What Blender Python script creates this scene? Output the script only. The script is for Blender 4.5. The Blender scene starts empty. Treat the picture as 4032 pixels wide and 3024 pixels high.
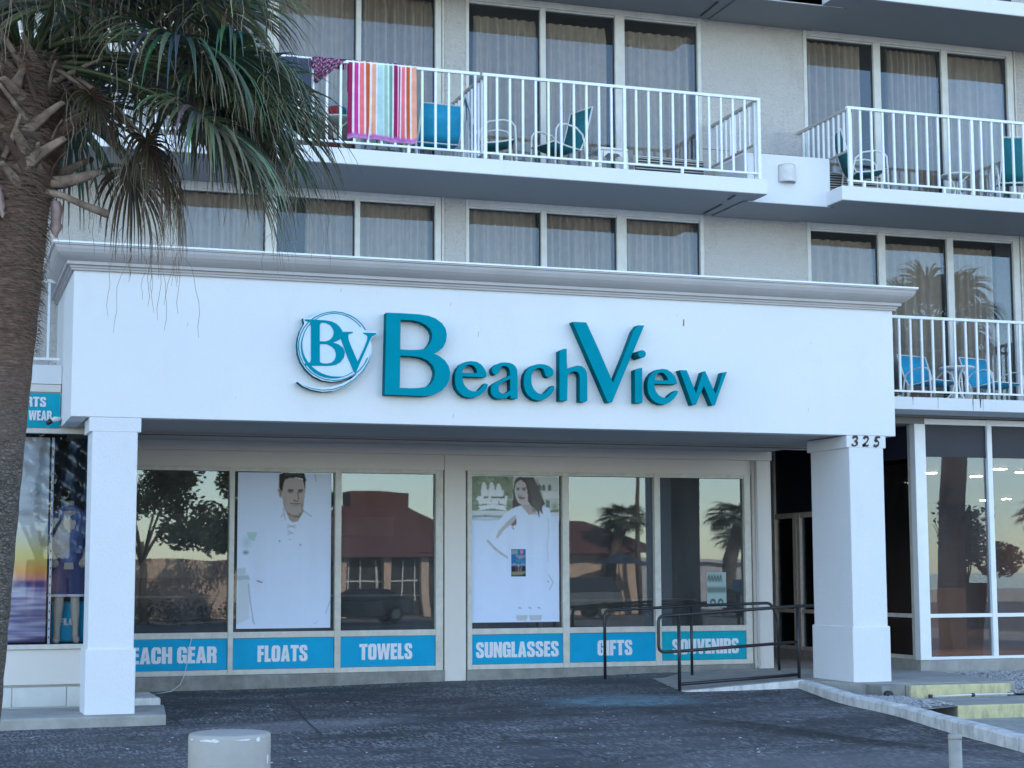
import bpy, bmesh, math, random
import numpy as np
from mathutils import Vector, Matrix
from mathutils.geometry import tessellate_polygon
random.seed(7); rng=np.random.default_rng(7)
R=math.radians
scene=bpy.context.scene
COL=scene.collection

# ------------------------------------------------------------------ camera
cam=bpy.data.cameras.new('camera'); camo=bpy.data.objects.new('camera',cam); COL.objects.link(camo)
cam.sensor_width=36; cam.lens=36*6845/4032; cam.clip_start=.1; cam.clip_end=3000
camo.location=(0,0,1.6)
YAW,PITCH,ROLL=R(18.4527),R(6.2013),R(-.2028)
fwd=Vector((math.sin(YAW)*math.cos(PITCH),math.cos(YAW)*math.cos(PITCH),math.sin(PITCH)))
rt=Vector((math.cos(YAW),-math.sin(YAW),0)); up=rt.cross(fwd)
r2=rt*math.cos(ROLL)+up*math.sin(ROLL); u2=-rt*math.sin(ROLL)+up*math.cos(ROLL)
camo.rotation_euler=Matrix((r2,u2,-fwd)).transposed().to_euler()
scene.camera=camo
# ------------------------------------------------------------------ sky, sun, exposure
SUN_EL,SUN_AZ=R(31),R(12)          # the sun stands behind the hotel
w=bpy.data.worlds.new('World'); scene.world=w; w.use_nodes=True
nt=w.node_tree; bg=nt.nodes['Background']; sky=nt.nodes.new('ShaderNodeTexSky')
sky.sky_type='NISHITA'; sky.sun_disc=False; sky.sun_elevation=SUN_EL; sky.sun_rotation=SUN_AZ
sky.air_density=1.0; sky.dust_density=.25; sky.ozone_density=1.0
nt.links.new(sky.outputs[0],bg.inputs[0]); bg.inputs[1].default_value=.15
sl=bpy.data.lights.new('sun','SUN'); sl.energy=3.2; sl.angle=R(.5); sl.color=(1,.86,.68)
so=bpy.data.objects.new('sun',sl); COL.objects.link(so)
S=Vector((math.sin(SUN_AZ)*math.cos(SUN_EL),math.cos(SUN_AZ)*math.cos(SUN_EL),math.sin(SUN_EL)))
so.rotation_euler=S.to_track_quat('Z','Y').to_euler(); so.location=(0,60,60)
scene.view_settings.view_transform='Standard'; scene.view_settings.look='None'
scene.view_settings.gamma=1; scene.view_settings.exposure=2.0
scene.render.engine='CYCLES'
scene.cycles.max_bounces=6; scene.cycles.diffuse_bounces=4; scene.cycles.transparent_max_bounces=10

# ------------------------------------------------------------------ materials
def _m(name):
    m=bpy.data.materials.new(name); m.use_nodes=True
    return m,m.node_tree,m.node_tree.nodes['Principled BSDF']
def N(nt,t,**k):
    n=nt.nodes.new(t)
    for a,b in k.items(): setattr(n,a,b)
    return n
def pos(nt,scale=(1,1,1)):
    g=N(nt,'ShaderNodeNewGeometry'); mp=N(nt,'ShaderNodeMapping'); mp.inputs['Scale'].default_value=scale
    nt.links.new(g.outputs['Position'],mp.inputs['Vector']); return mp.outputs[0]
def noise(nt,vec,sc,det=4,rough=.6):
    n=N(nt,'ShaderNodeTexNoise'); n.inputs['Scale'].default_value=sc; n.inputs['Detail'].default_value=det
    n.inputs['Roughness'].default_value=rough; nt.links.new(vec,n.inputs['Vector']); return n.outputs['Fac']
def ramp(nt,fac,stops):
    r=N(nt,'ShaderNodeValToRGB'); e=r.color_ramp.elements
    while len(e)<len(stops): e.new(.5)
    for i,(p,c) in enumerate(stops):
        e[i].position=p; e[i].color=(c[0],c[1],c[2],1) if len(c)>2 else (c[0],)*3+(1,)
    nt.links.new(fac,r.inputs[0]); return r.outputs[0]
def mix(nt,a,b,fac,mode='MIX'):
    n=N(nt,'ShaderNodeMix',data_type='RGBA',blend_type=mode)
    for s,v in ((6,a),(7,b)):
        if isinstance(v,(tuple,list)): n.inputs[s].default_value=(v[0],v[1],v[2],1)
        else: nt.links.new(v,n.inputs[s])
    if isinstance(fac,(int,float)): n.inputs[0].default_value=fac
    else: nt.links.new(fac,n.inputs[0])
    return n.outputs[2]
def bump(nt,p,h,st=.3,d=.02):
    b=N(nt,'ShaderNodeBump'); b.inputs['Strength'].default_value=st; b.inputs['Distance'].default_value=d
    nt.links.new(h,b.inputs['Height']); nt.links.new(b.outputs[0],p.inputs['Normal'])
def mat(name,col,rough=.6,var=.12,vs=3.,metal=0,bs=0,bd=.005,bsc=60,grime=0,gcol=(.3,.26,.2),spec=.5,gs=1.7):
    m,nt,p=_m(name); v=pos(nt); p.inputs['Specular IOR Level'].default_value=spec
    n=noise(nt,v,vs,5)
    lo=tuple(c*(1-var) for c in col); hi=tuple(min(1,c*(1+var*.6)) for c in col)
    c=ramp(nt,n,[(.3,lo),(.7,hi)])
    if grime:
        v2=pos(nt,(1,1,.35)); g=ramp(nt,noise(nt,v2,gs,8,.7),[(.48,(0,0,0)),(.75,(grime,)*3)])
        c=mix(nt,c,gcol,g)
    nt.links.new(c,p.inputs['Base Color']); p.inputs['Roughness'].default_value=rough; p.inputs['Metallic'].default_value=metal
    if bs: bump(nt,p,noise(nt,v,bsc,3),bs,bd)
    return m
def stucco(name,col,sc=35,bs=.5,bd=.012,grime=.12):
    m,nt,p=_m(name); v=pos(nt); vz=pos(nt,(1,1,.45))
    a=noise(nt,v,.55,6,.6); c=ramp(nt,a,[(.3,tuple(k*.93 for k in col)),(.7,col)])
    st=ramp(nt,noise(nt,vz,2.2,8,.75),[(.55,(0,0,0)),(.82,(grime,)*3)])
    c=mix(nt,c,(.36,.31,.27),st)
    sp=ramp(nt,noise(nt,v,sc*1.3,2),[(.25,(.0,)),(.5,(1.,))]); c=mix(nt,tuple(k*.93 for k in col),c,sp)
    nt.links.new(c,p.inputs['Base Color']); p.inputs['Roughness'].default_value=.85
    h=noise(nt,v,sc,5,.65); bump(nt,p,h,bs,bd); return m
def attrmat(name,rough=.6,bs=0,trans=0,nz=.14,spec=.5):
    m,nt,p=_m(name); p.inputs['Specular IOR Level'].default_value=spec; a=N(nt,'ShaderNodeAttribute',attribute_name='Col')
    v=pos(nt); n=ramp(nt,noise(nt,v,9,4),[(.3,(1-nz,)*3),(.7,(1+nz*.4,)*3)])
    c=mix(nt,a.outputs['Color'],n,1.,'MULTIPLY'); nt.links.new(c,p.inputs['Base Color']); p.inputs['Roughness'].default_value=rough
    if bs: bump(nt,p,noise(nt,v,300,2),bs,.003)
    if trans:
        t=N(nt,'ShaderNodeBsdfTranslucent'); nt.links.new(c,t.inputs[0]); ms=N(nt,'ShaderNodeMixShader'); ms.inputs[0].default_value=trans
        nt.links.new(p.outputs[0],ms.inputs[1]); nt.links.new(t.outputs[0],ms.inputs[2])
        nt.links.new(ms.outputs[0],nt.nodes['Material Output'].inputs[0])
    return m
def glass(name,fac=.2,tint=(.75,.8,.8),wave=.02,rough=0.,haze=0):
    m,nt,p=_m(name); nt.nodes.remove(p); v=pos(nt)
    g=N(nt,'ShaderNodeBsdfGlossy'); g.inputs['Roughness'].default_value=rough; g.inputs['Color'].default_value=(.70,.84,1,1)
    t=N(nt,'ShaderNodeBsdfTransparent'); t.inputs[0].default_value=(*tint,1)
    fr=N(nt,'ShaderNodeFresnel'); fr.inputs[0].default_value=1.5
    ma=N(nt,'ShaderNodeMath',operation='ADD'); ma.inputs[1].default_value=fac-.04; nt.links.new(fr.outputs[0],ma.inputs[0]); ma.use_clamp=True
    d=noise(nt,pos(nt,(1,1,.6)),1.1,1); b=N(nt,'ShaderNodeBump'); b.inputs['Strength'].default_value=wave; b.inputs['Distance'].default_value=.3
    nt.links.new(d,b.inputs['Height']); nt.links.new(b.outputs[0],g.inputs['Normal'])
    ms=N(nt,'ShaderNodeMixShader'); nt.links.new(ma.outputs[0],ms.inputs[0]); nt.links.new(t.outputs[0],ms.inputs[1]); nt.links.new(g.outputs[0],ms.inputs[2])
    if haze:   # haze over the reflections, mixed into the pane as pale patchy diffuse colour
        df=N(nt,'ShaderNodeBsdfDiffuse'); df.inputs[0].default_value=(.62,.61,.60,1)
        dn=ramp(nt,noise(nt,pos(nt,(1,1,.4)),2.3,7,.7),[(.3,(haze*.5,)*3),(.75,(haze*1.7,)*3)])
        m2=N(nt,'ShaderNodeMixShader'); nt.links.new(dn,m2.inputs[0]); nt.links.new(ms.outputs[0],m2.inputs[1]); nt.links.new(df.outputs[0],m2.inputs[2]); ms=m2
    nt.links.new(ms.outputs[0],nt.nodes['Material Output'].inputs[0]); return m
def emit(name,col,st):
    m,nt,p=_m(name); p.inputs['Base Color'].default_value=(*col,1); p.inputs['Emission Color'].default_value=(*col,1); p.inputs['Emission Strength'].default_value=st; return m

M={}
M['fascia']=stucco('fascia_stucco',(.78,.785,.80),55,.35,.008,.13)
M['wall']=stucco('facade_stucco',(.66,.635,.62),24,1.,.06,.60)
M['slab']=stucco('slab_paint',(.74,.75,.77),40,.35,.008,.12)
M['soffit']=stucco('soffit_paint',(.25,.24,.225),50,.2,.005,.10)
M['shopwall']=stucco('shop_wall_paint',(.70,.665,.635),60,.2,.004,.10)
M['column']=stucco('column_stucco',(.75,.76,.80),38,.5,.012,.18)
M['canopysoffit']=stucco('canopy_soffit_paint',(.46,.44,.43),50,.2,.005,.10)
M['cornice']=mat('cornice_paint',(.47,.44,.44),.6,.08,2,grime=.15)
M['flash']=mat('white_flashing',(.85,.87,.9),.35,.05,4)
M['frame']=mat('white_window_frame',(.62,.62,.60),.45,.1,6,grime=.25)
M['frame_dirty']=mat('weathered_frame',(.60,.58,.54),.5,.14,9,grime=.45,gcol=(.35,.27,.16))
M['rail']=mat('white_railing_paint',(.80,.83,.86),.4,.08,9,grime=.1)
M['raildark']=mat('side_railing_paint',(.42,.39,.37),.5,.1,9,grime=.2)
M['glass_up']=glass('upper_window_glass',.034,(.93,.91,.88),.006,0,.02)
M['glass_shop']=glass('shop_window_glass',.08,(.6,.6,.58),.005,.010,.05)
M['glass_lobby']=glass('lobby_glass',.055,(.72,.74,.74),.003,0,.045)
M['glass_side']=glass('lobby_side_glass',.03,(.9,.9,.9),.004)
M['glass_clear']=glass('display_glass',.015,(.98,.98,.98),.004)
M['curtain']=mat('grey_taupe_curtain',(.44,.39,.35),.9,.12,8,bs=.2,bsc=200)
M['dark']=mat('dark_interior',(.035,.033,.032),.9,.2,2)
M['brown']=mat('brown_interior',(.26,.15,.10),.8,.25,1.5)
M['navy']=mat('navy_band',(.012,.016,.035),.5,.2,2)
M['black']=mat('black_rail_paint',(.022,.022,.028),.35,.25,12,bs=.15,bsc=90)
M['concrete']=mat('concrete',(.36,.35,.33),.9,.22,4,bs=.5,bsc=45,bd=.01,grime=.5,gcol=(.16,.15,.13))
M['kerb']=mat('kerb_concrete',(.66,.65,.64),.85,.2,6,bs=.5,bsc=40,bd=.012,grime=.7,gcol=(.16,.15,.13),gs=7)
M['plinth']=mat('plinth_concrete',(.27,.265,.25),.9,.3,5,bs=.5,bsc=30,bd=.015,grime=.6,gcol=(.09,.09,.08))
M['yellow']=mat('worn_yellow_paint',(.60,.54,.30),.85,.15,7,bs=.4,bsc=40,grime=.95,gcol=(.17,.16,.14),gs=6)
M['teal']=mat('teal_sign_face',(.0,.26,.34),.8,.06,3,spec=.04)
M['tealside']=mat('teal_sign_return',(.0,.15,.18),.8,.15,6,spec=.04)
M['disc']=mat('pale_sign_face',(.60,.70,.80),.4,.05,6)
M['signblue']=mat('blue_window_vinyl',(.0,.34,.60),.5,.10,2.5,spec=.15)
M['signteal']=mat('teal_banner_vinyl',(.0,.35,.47),.5,.12,3,spec=.15)
M['white']=mat('white_vinyl',(.70,.72,.78),.5,.08,20)
M['whitepl']=mat('white_plastic',(.74,.74,.74),.4,.06,10)
M['sling']=mat('teal_sling_fabric',(.008,.17,.20),.7,.15,30,bs=.3,bsc=400)
M['slingblue']=mat('blue_sling_fabric',(.01,.33,.55),.7,.12,30,bs=.3,bsc=400)
M['chairwhite']=mat('white_powder_coat',(.76,.77,.76),.35,.06,12)
M['lampshade']=mat('sconce_paint',(.66,.65,.63),.6,.1,8,grime=.2)
M['ac']=mat('aircon_grille',(.42,.42,.40),.5,.15,12,grime=.4)
M['navycloth']=mat('navy_towel',(.03,.04,.075),.95,.2,20,bs=.4,bsc=300)
M['tile']=mat('pale_wall_tile',(.60,.62,.62),.5,.1,3,grime=.3)
M['bollard']=mat('bollard_paint',(.40,.385,.365),.6,.1,5,bs=.2,bsc=30,grime=.2)
M['steel']=mat('painted_steel_post',(.34,.33,.30),.5,.2,9,bs=.2,bsc=60,grime=.3)
M['soil']=mat('planter_soil',(.08,.06,.045),.95,.3,9)
M['pot']=mat('terracotta_pot',(.17,.085,.06),.8,.2,6)
M['peach']=mat('peach_stucco',(.60,.42,.32),.9,.12,1.5)
M['redroof']=mat('red_roof_tiles',(.13,.045,.04),.8,.25,3,bs=.6,bsc=9,bd=.05)
M['bark']=mat('tree_bark',(.12,.09,.07),.95,.3,9,bs=.8,bsc=20,bd=.03)
M['leafdark']=attrmat('tree_foliage',.6)
M['print']=attrmat('printed_surface',.5,nz=.02,spec=.25)
M['cloth']=attrmat('printed_towel',.95,.4)
M['frond']=attrmat('palm_leaflets',.45,0,.22,nz=.1,spec=.5)
M['boot']=mat('dry_leaf_base',(.30,.215,.165),.9,.55,11,bs=.6,bsc=40,bd=.01)
M['bootdark']=mat('dark_leaf_base',(.15,.09,.065),.95,.5,12,bs=.6,bsc=40,bd=.01)
M['pinkboot']=mat('pale_leaf_sheath',(.34,.24,.22),.85,.25,12,bs=.5,bsc=30,bd=.008)
M['carpaint']=mat('grey_car_paint',(.09,.095,.10),.25,.1,2,metal=.4)
M['tyre']=mat('tyre_rubber',(.02,.02,.02),.8,.2,9)
M['carglass']=mat('car_glass',(.01,.012,.015),.08,.1,2)
M['skin']=mat('mannequin_skin',(.52,.47,.42),.5,.08,9)
M['shirt']=mat('blue_beach_shirt',(.10,.14,.36),.8,.5,9,bs=.4,bsc=60)
M['shorts']=mat('indigo_shorts',(.055,.06,.17),.9,.2,12,bs=.3,bsc=120)
M['gravel']=mat('gravel_stones',(.42,.41,.41),.9,.35,40)
M['mark']=mat('dark_joint',(.05,.045,.05),.9,.2,9)
M['pipe']=mat('white_pvc_pipe',(.66,.68,.70),.4,.1,9)
M['lobbylight']=emit('ceiling_light_disc',(1,.72,.50),45.)
M['seawater']=mat('sea_water',(.05,.12,.15),.15,.2,.05)
# plastic wrap
M['wrap']=glass('plastic_wrap',.045,(.96,.96,.97),.35,.22)
# trunk
m,nt,p=_m('palm_trunk_fibre'); v=pos(nt,(1,1,7)); g=N(nt,'ShaderNodeNewGeometry'); sx=N(nt,'ShaderNodeSeparateXYZ'); nt.links.new(g.outputs['Position'],sx.inputs[0])
fi=noise(nt,v,14,6,.7); c1=ramp(nt,fi,[(.3,(.035,.022,.017)),(.5,(.15,.083,.057)),(.72,(.32,.205,.15))])
vor=N(nt,'ShaderNodeTexVoronoi',feature='DISTANCE_TO_EDGE'); vor.inputs['Scale'].default_value=26; vd=N(nt,'ShaderNodeVectorMath',operation='ADD'); nz_=N(nt,'ShaderNodeTexNoise'); nz_.inputs['Scale'].default_value=9; nt.links.new(pos(nt,(1,1,2.)),nz_.inputs['Vector']); sc_=N(nt,'ShaderNodeVectorMath',operation='SCALE'); sc_.inputs['Scale'].default_value=.14; nt.links.new(nz_.outputs['Color'],sc_.inputs[0]); nt.links.new(pos(nt,(1,1,2.2)),vd.inputs[0]); nt.links.new(sc_.outputs[0],vd.inputs[1]); nt.links.new(vd.outputs[0],vor.inputs['Vector'])
cr=ramp(nt,vor.outputs['Distance'],[(.0,(.62,)),(.16,(1.,))])
c2=ramp(nt,noise(nt,pos(nt,(1,1,3)),18,6,.7),[(.3,(.06,.05,.042)),(.7,(.24,.20,.17))]); c2=mix(nt,c2,cr,1.,'MULTIPLY')
mz=N(nt,'ShaderNodeMapRange'); mz.inputs[1].default_value=3.1; mz.inputs[2].default_value=2.2; nt.links.new(sx.outputs[2],mz.inputs[0])
c=mix(nt,c1,c2,mz.outputs[0]); nt.links.new(c,p.inputs['Base Color']); p.inputs['Roughness'].default_value=.95
hh=mix(nt,ramp(nt,fi,[(0,(0,)),(1,(1,))]),cr,mz.outputs[0]); bump(nt,p,hh,1.,.02); M['trunk']=m
# asphalt
m,nt,p=_m('worn_asphalt'); v=pos(nt); vl=pos(nt,(.55,1.3,1)); 
base=ramp(nt,noise(nt,v,1.1,7,.65),[(.3,(.044,.044,.049)),(.7,(.076,.076,.083))])
gr=ramp(nt,noise(nt,pos(nt,(1,.25,1)),42,4,.7),[(.36,(.45,)),(.50,(.92,)),(.60,(1.2,)),(.72,(2.2,))]); pm=ramp(nt,noise(nt,pos(nt,(.5,1,1)),.42,5,.6),[(.40,(.12,)),(.60,(1,))]); base=mix(nt,base,mix(nt,base,gr,1.,'MULTIPLY'),pm); base=mix(nt,base,ramp(nt,noise(nt,v,.35,4,.55),[(.38,(.62,)),(.62,(1.25,))]),1.,'MULTIPLY')
worn=ramp(nt,noise(nt,vl,.9,8,.8),[(.42,(0,)),(.62,(.8,))]); fl=ramp(nt,noise(nt,pos(nt,(1,.22,1)),34,3,.65),[(.47,(0,)),(.57,(1,))])
wf=mix(nt,worn,fl,1.,'MULTIPLY'); base=mix(nt,base,(.33,.32,.34),wf)
chips=N(nt,'ShaderNodeTexVoronoi'); chips.inputs['Scale'].default_value=5; nt.links.new(v,chips.inputs['Vector'])
cf=ramp(nt,chips.outputs['Distance'],[(.035,(1,)),(.05,(0,))]); base=mix(nt,base,(.45,.45,.47),cf)
def blot(cx,cy,rx,ry,ang,col,st,base,nz=6):
    t=N(nt,'ShaderNodeMapping'); g=N(nt,'ShaderNodeNewGeometry'); t.vector_type='TEXTURE'
    t.inputs['Location'].default_value=(cx,cy,0); t.inputs['Rotation'].default_value=(0,0,R(ang)); t.inputs['Scale'].default_value=(rx,ry,50)
    nt.links.new(g.outputs['Position'],t.inputs['Vector']); gg=N(nt,'ShaderNodeTexGradient',gradient_type='SPHERICAL'); nt.links.new(t.outputs[0],gg.inputs[0])
    q=mix(nt,ramp(nt,gg.outputs['Fac'],[(0,(0,)),(.5,(1,))]),ramp(nt,noise(nt,v,nz,6,.7),[(.35,(.1,)),(.6,(1,))]),1.,'MULTIPLY')
    q=mix(nt,q,(st,st,st),1.,'MULTIPLY'); return mix(nt,base,col,q)
ckv=N(nt,'ShaderNodeTexVoronoi',feature='DISTANCE_TO_EDGE'); ckv.inputs['Scale'].default_value=.55; ckn=N(nt,'ShaderNodeTexNoise'); ckn.inputs['Scale'].default_value=2.5; ckn.inputs['Detail'].default_value=6; nt.links.new(v,ckn.inputs['Vector']); ckm=mix(nt,v,ckn.outputs['Color'],.35); nt.links.new(ckm,ckv.inputs['Vector'])
base=mix(nt,(.012,.012,.013),base,ramp(nt,ckv.outputs['Distance'],[(.0,(.25,)),(.012,(1,))]))
base=blot(7.2,18.9,2.6,1.4,-10,(.018,.019,.022),.75,base,3)
base=blot(7.9,19.5,1.2,.8,-12,(.16,.27,.31),.95,base)
base=blot(8.2,16.2,.32,2.0,18,(.008,.009,.008),.95,base,14)
base=blot(8.6,14.8,.25,1.8,14,(.008,.009,.008),.9,base,18)
base=blot(3.7,18.4,1.4,.7,5,(.30,.28,.29),.6,base,26)
base=blot(3.1,20.5,1.5,1.0,0,(.016,.018,.022),.75,base,3)
base=blot(6.6,12.6,3.2,2.1,10,(.20,.195,.20),.55,base,30)
nt.links.new(base,p.inputs['Base Color']); p.inputs['Roughness'].default_value=.8
bump(nt,p,noise(nt,v,70,4,.7),.5,.008); M['asphalt']=m
m,nt,p=_m('road_ground'); v=pos(nt); c=ramp(nt,noise(nt,v,.4,6),[(.3,(.10,.10,.10)),(.7,(.17,.165,.16))]); nt.links.new(c,p.inputs['Base Color']); p.inputs['Roughness'].default_value=.9; M['ground']=m

# ------------------------------------------------------------------ mesh helpers
class MB:
    def __init__(s): s.v=[];s.f=[];s.c=[]
    def box(s,x0,x1,y0,y1,z0,z1):
        b=len(s.v); s.v+=[(x0,y0,z0),(x1,y0,z0),(x1,y1,z0),(x0,y1,z0),(x0,y0,z1),(x1,y0,z1),(x1,y1,z1),(x0,y1,z1)]
        s.f+=[tuple(b+i for i in q) for q in ((3,2,1,0),(4,5,6,7),(0,1,5,4),(1,2,6,5),(2,3,7,6),(3,0,4,7))]; return s
    def poly(s,*pts):
        b=len(s.v); s.v+=[tuple(p) for p in pts]; s.f.append(tuple(range(b,b+len(pts)))); return s
    def tube(s,path,r,n=8,cap=True):
        P=[Vector(p) for p in path]; rs=r if isinstance(r,(list,tuple)) else [r]*len(P)
        b=len(s.v); ref=None
        for i,p in enumerate(P):
            d=(P[min(i+1,len(P)-1)]-P[max(i-1,0)]).normalized()
            if ref is None: ref=d.orthogonal().normalized()
            ref=(ref-d*ref.dot(d)).normalized(); o=d.cross(ref)
            for k in range(n):
                a=2*math.pi*k/n; s.v.append(tuple(p+(ref*math.cos(a)+o*math.sin(a))*rs[i]))
        for i in range(len(P)-1):
            for k in range(n):
                a=b+i*n+k; c=b+i*n+(k+1)%n; s.f.append((a,c,c+n,a+n))
        if cap: s.f.append(tuple(b+k for k in range(n))[::-1]); s.f.append(tuple(b+(len(P)-1)*n+k for k in range(n)))
        return s
    def lathe(s,prof,cx,cy,n=24,ex=1.,ey=1.):
        b=len(s.v)
        for r,z in prof:
            for k in range(n):
                a=2*math.pi*k/n; s.v.append((cx+r*ex*math.cos(a),cy+r*ey*math.sin(a),z))
        for i in range(len(prof)-1):
            for k in range(n): s.f.append((b+i*n+k,b+i*n+(k+1)%n,b+(i+1)*n+(k+1)%n,b+(i+1)*n+k))
        s.f.append(tuple(b+k for k in range(n))[::-1]); s.f.append(tuple(b+(len(prof)-1)*n+k for k in range(n))); return s
    def prism(s,outer,holes,y0,y1,back=True):
        """outline in x,z ; y0 front, y1 back"""
        loops=[outer]+list(holes); b=len(s.v); L=[[Vector((x,z,0)) for x,z in l] for l in loops]
        tri=tessellate_polygon(L); n=sum(map(len,loops)); flat=[p for l in loops for p in l]
        s.v+=[(x,y0,z) for x,z in flat]+[(x,y1,z) for x,z in flat]
        for t in tri:
            a,c,d=[Vector((*flat[i],0)) for i in t]; fl=(c-a).cross(d-a).z>0
            q=t if fl else t[::-1]; s.f.append(tuple(b+i for i in q))
            if back: s.f.append(tuple(b+n+i for i in q[::-1]))
        k=0
        for l in loops:
            for i in range(len(l)):
                a=b+k+i; c=b+k+(i+1)%len(l); s.f.append((a,a+n,c+n,c))
            k+=len(l)
        return s
    def ribbon(s,pts,w,side,col=None,fold=0.):
        b=len(s.v); n=len(pts)
        for i,p in enumerate(pts):
            p=Vector(p); d=(Vector(pts[min(i+1,n-1)])-Vector(pts[max(i-1,0)])).normalized()
            sd=(side-d*side.dot(d)); sd=sd.normalized() if sd.length>1e-5 else d.orthogonal().normalized()
            ww=w[i] if isinstance(w,(list,tuple)) else w; nn=sd.cross(d)*(ww*fold)
            s.v+=[tuple(p-sd*ww*.5+nn),tuple(p),tuple(p+sd*ww*.5+nn)]
            if col: s.c+=[col[i] if isinstance(col,list) else col]*3
        for i in range(n-1):
            a=b+3*i; s.f+=[(a,a+1,a+4,a+3),(a+1,a+2,a+5,a+4)]
        return s
    def build(s,name,m,parent=None,smooth=False,bevel=0):
        off=Vector((0,0,0)); o=parent
        while o is not None: off+=o.location; o=o.parent
        me=bpy.data.meshes.new(name); V=np.array(s.v,dtype=float)-np.array(off)
        me.from_pydata(V.tolist(),[],s.f)
        if s.c and len(s.c)==len(s.v):
            ca=me.color_attributes.new('Col','FLOAT_COLOR','POINT'); ar=np.ones((len(s.c),4)); ar[:,:3]=np.array(s.c)
            ca.data.foreach_set('color',ar.ravel())
        if m: me.materials.append(M[m] if isinstance(m,str) else m)
        if smooth: me.polygons.foreach_set('use_smooth',[True]*len(me.polygons))
        me.update(); ob=bpy.data.objects.new(name,me); COL.objects.link(ob); ob.parent=parent
        if bevel:
            bv=ob.modifiers.new('b','BEVEL'); bv.width=bevel; bv.segments=2; bv.limit_method='ANGLE'; bv.angle_limit=R(40)
        return ob
def fixn(ob):
    bm=bmesh.new(); bm.from_mesh(ob.data); bmesh.ops.recalc_face_normals(bm,faces=bm.faces); bm.to_mesh(ob.data); bm.free(); return ob
def tag(o,label=None,cat=None,group=None,kind=None):
    if label:o['label']=label
    if cat:o['category']=cat
    if group:o['group']=group
    if kind:o['kind']=kind
    return o
def thing(name,loc,label,cat,group=None,rz=0):
    o=bpy.data.objects.new(name,None); COL.objects.link(o); o.location=loc; o.rotation_euler=(0,0,rz); o.empty_display_size=.2
    return tag(o,label,cat,group)
def copy_tree(o,parent=None):
    c=o.copy(); COL.objects.link(c); c.parent=parent
    for ch in list(o.children): copy_tree(ch,c)
    return c
def box(name,m,parent,x0,x1,y0,y1,z0,z1,bevel=0): return MB().box(x0,x1,y0,y1,z0,z1).build(name,m,parent,bevel=bevel)
def inst(me_ob,name,parent,loc):
    o=bpy.data.objects.new(name,me_ob.data); COL.objects.link(o); o.parent=parent; o.location=loc; return o
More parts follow.
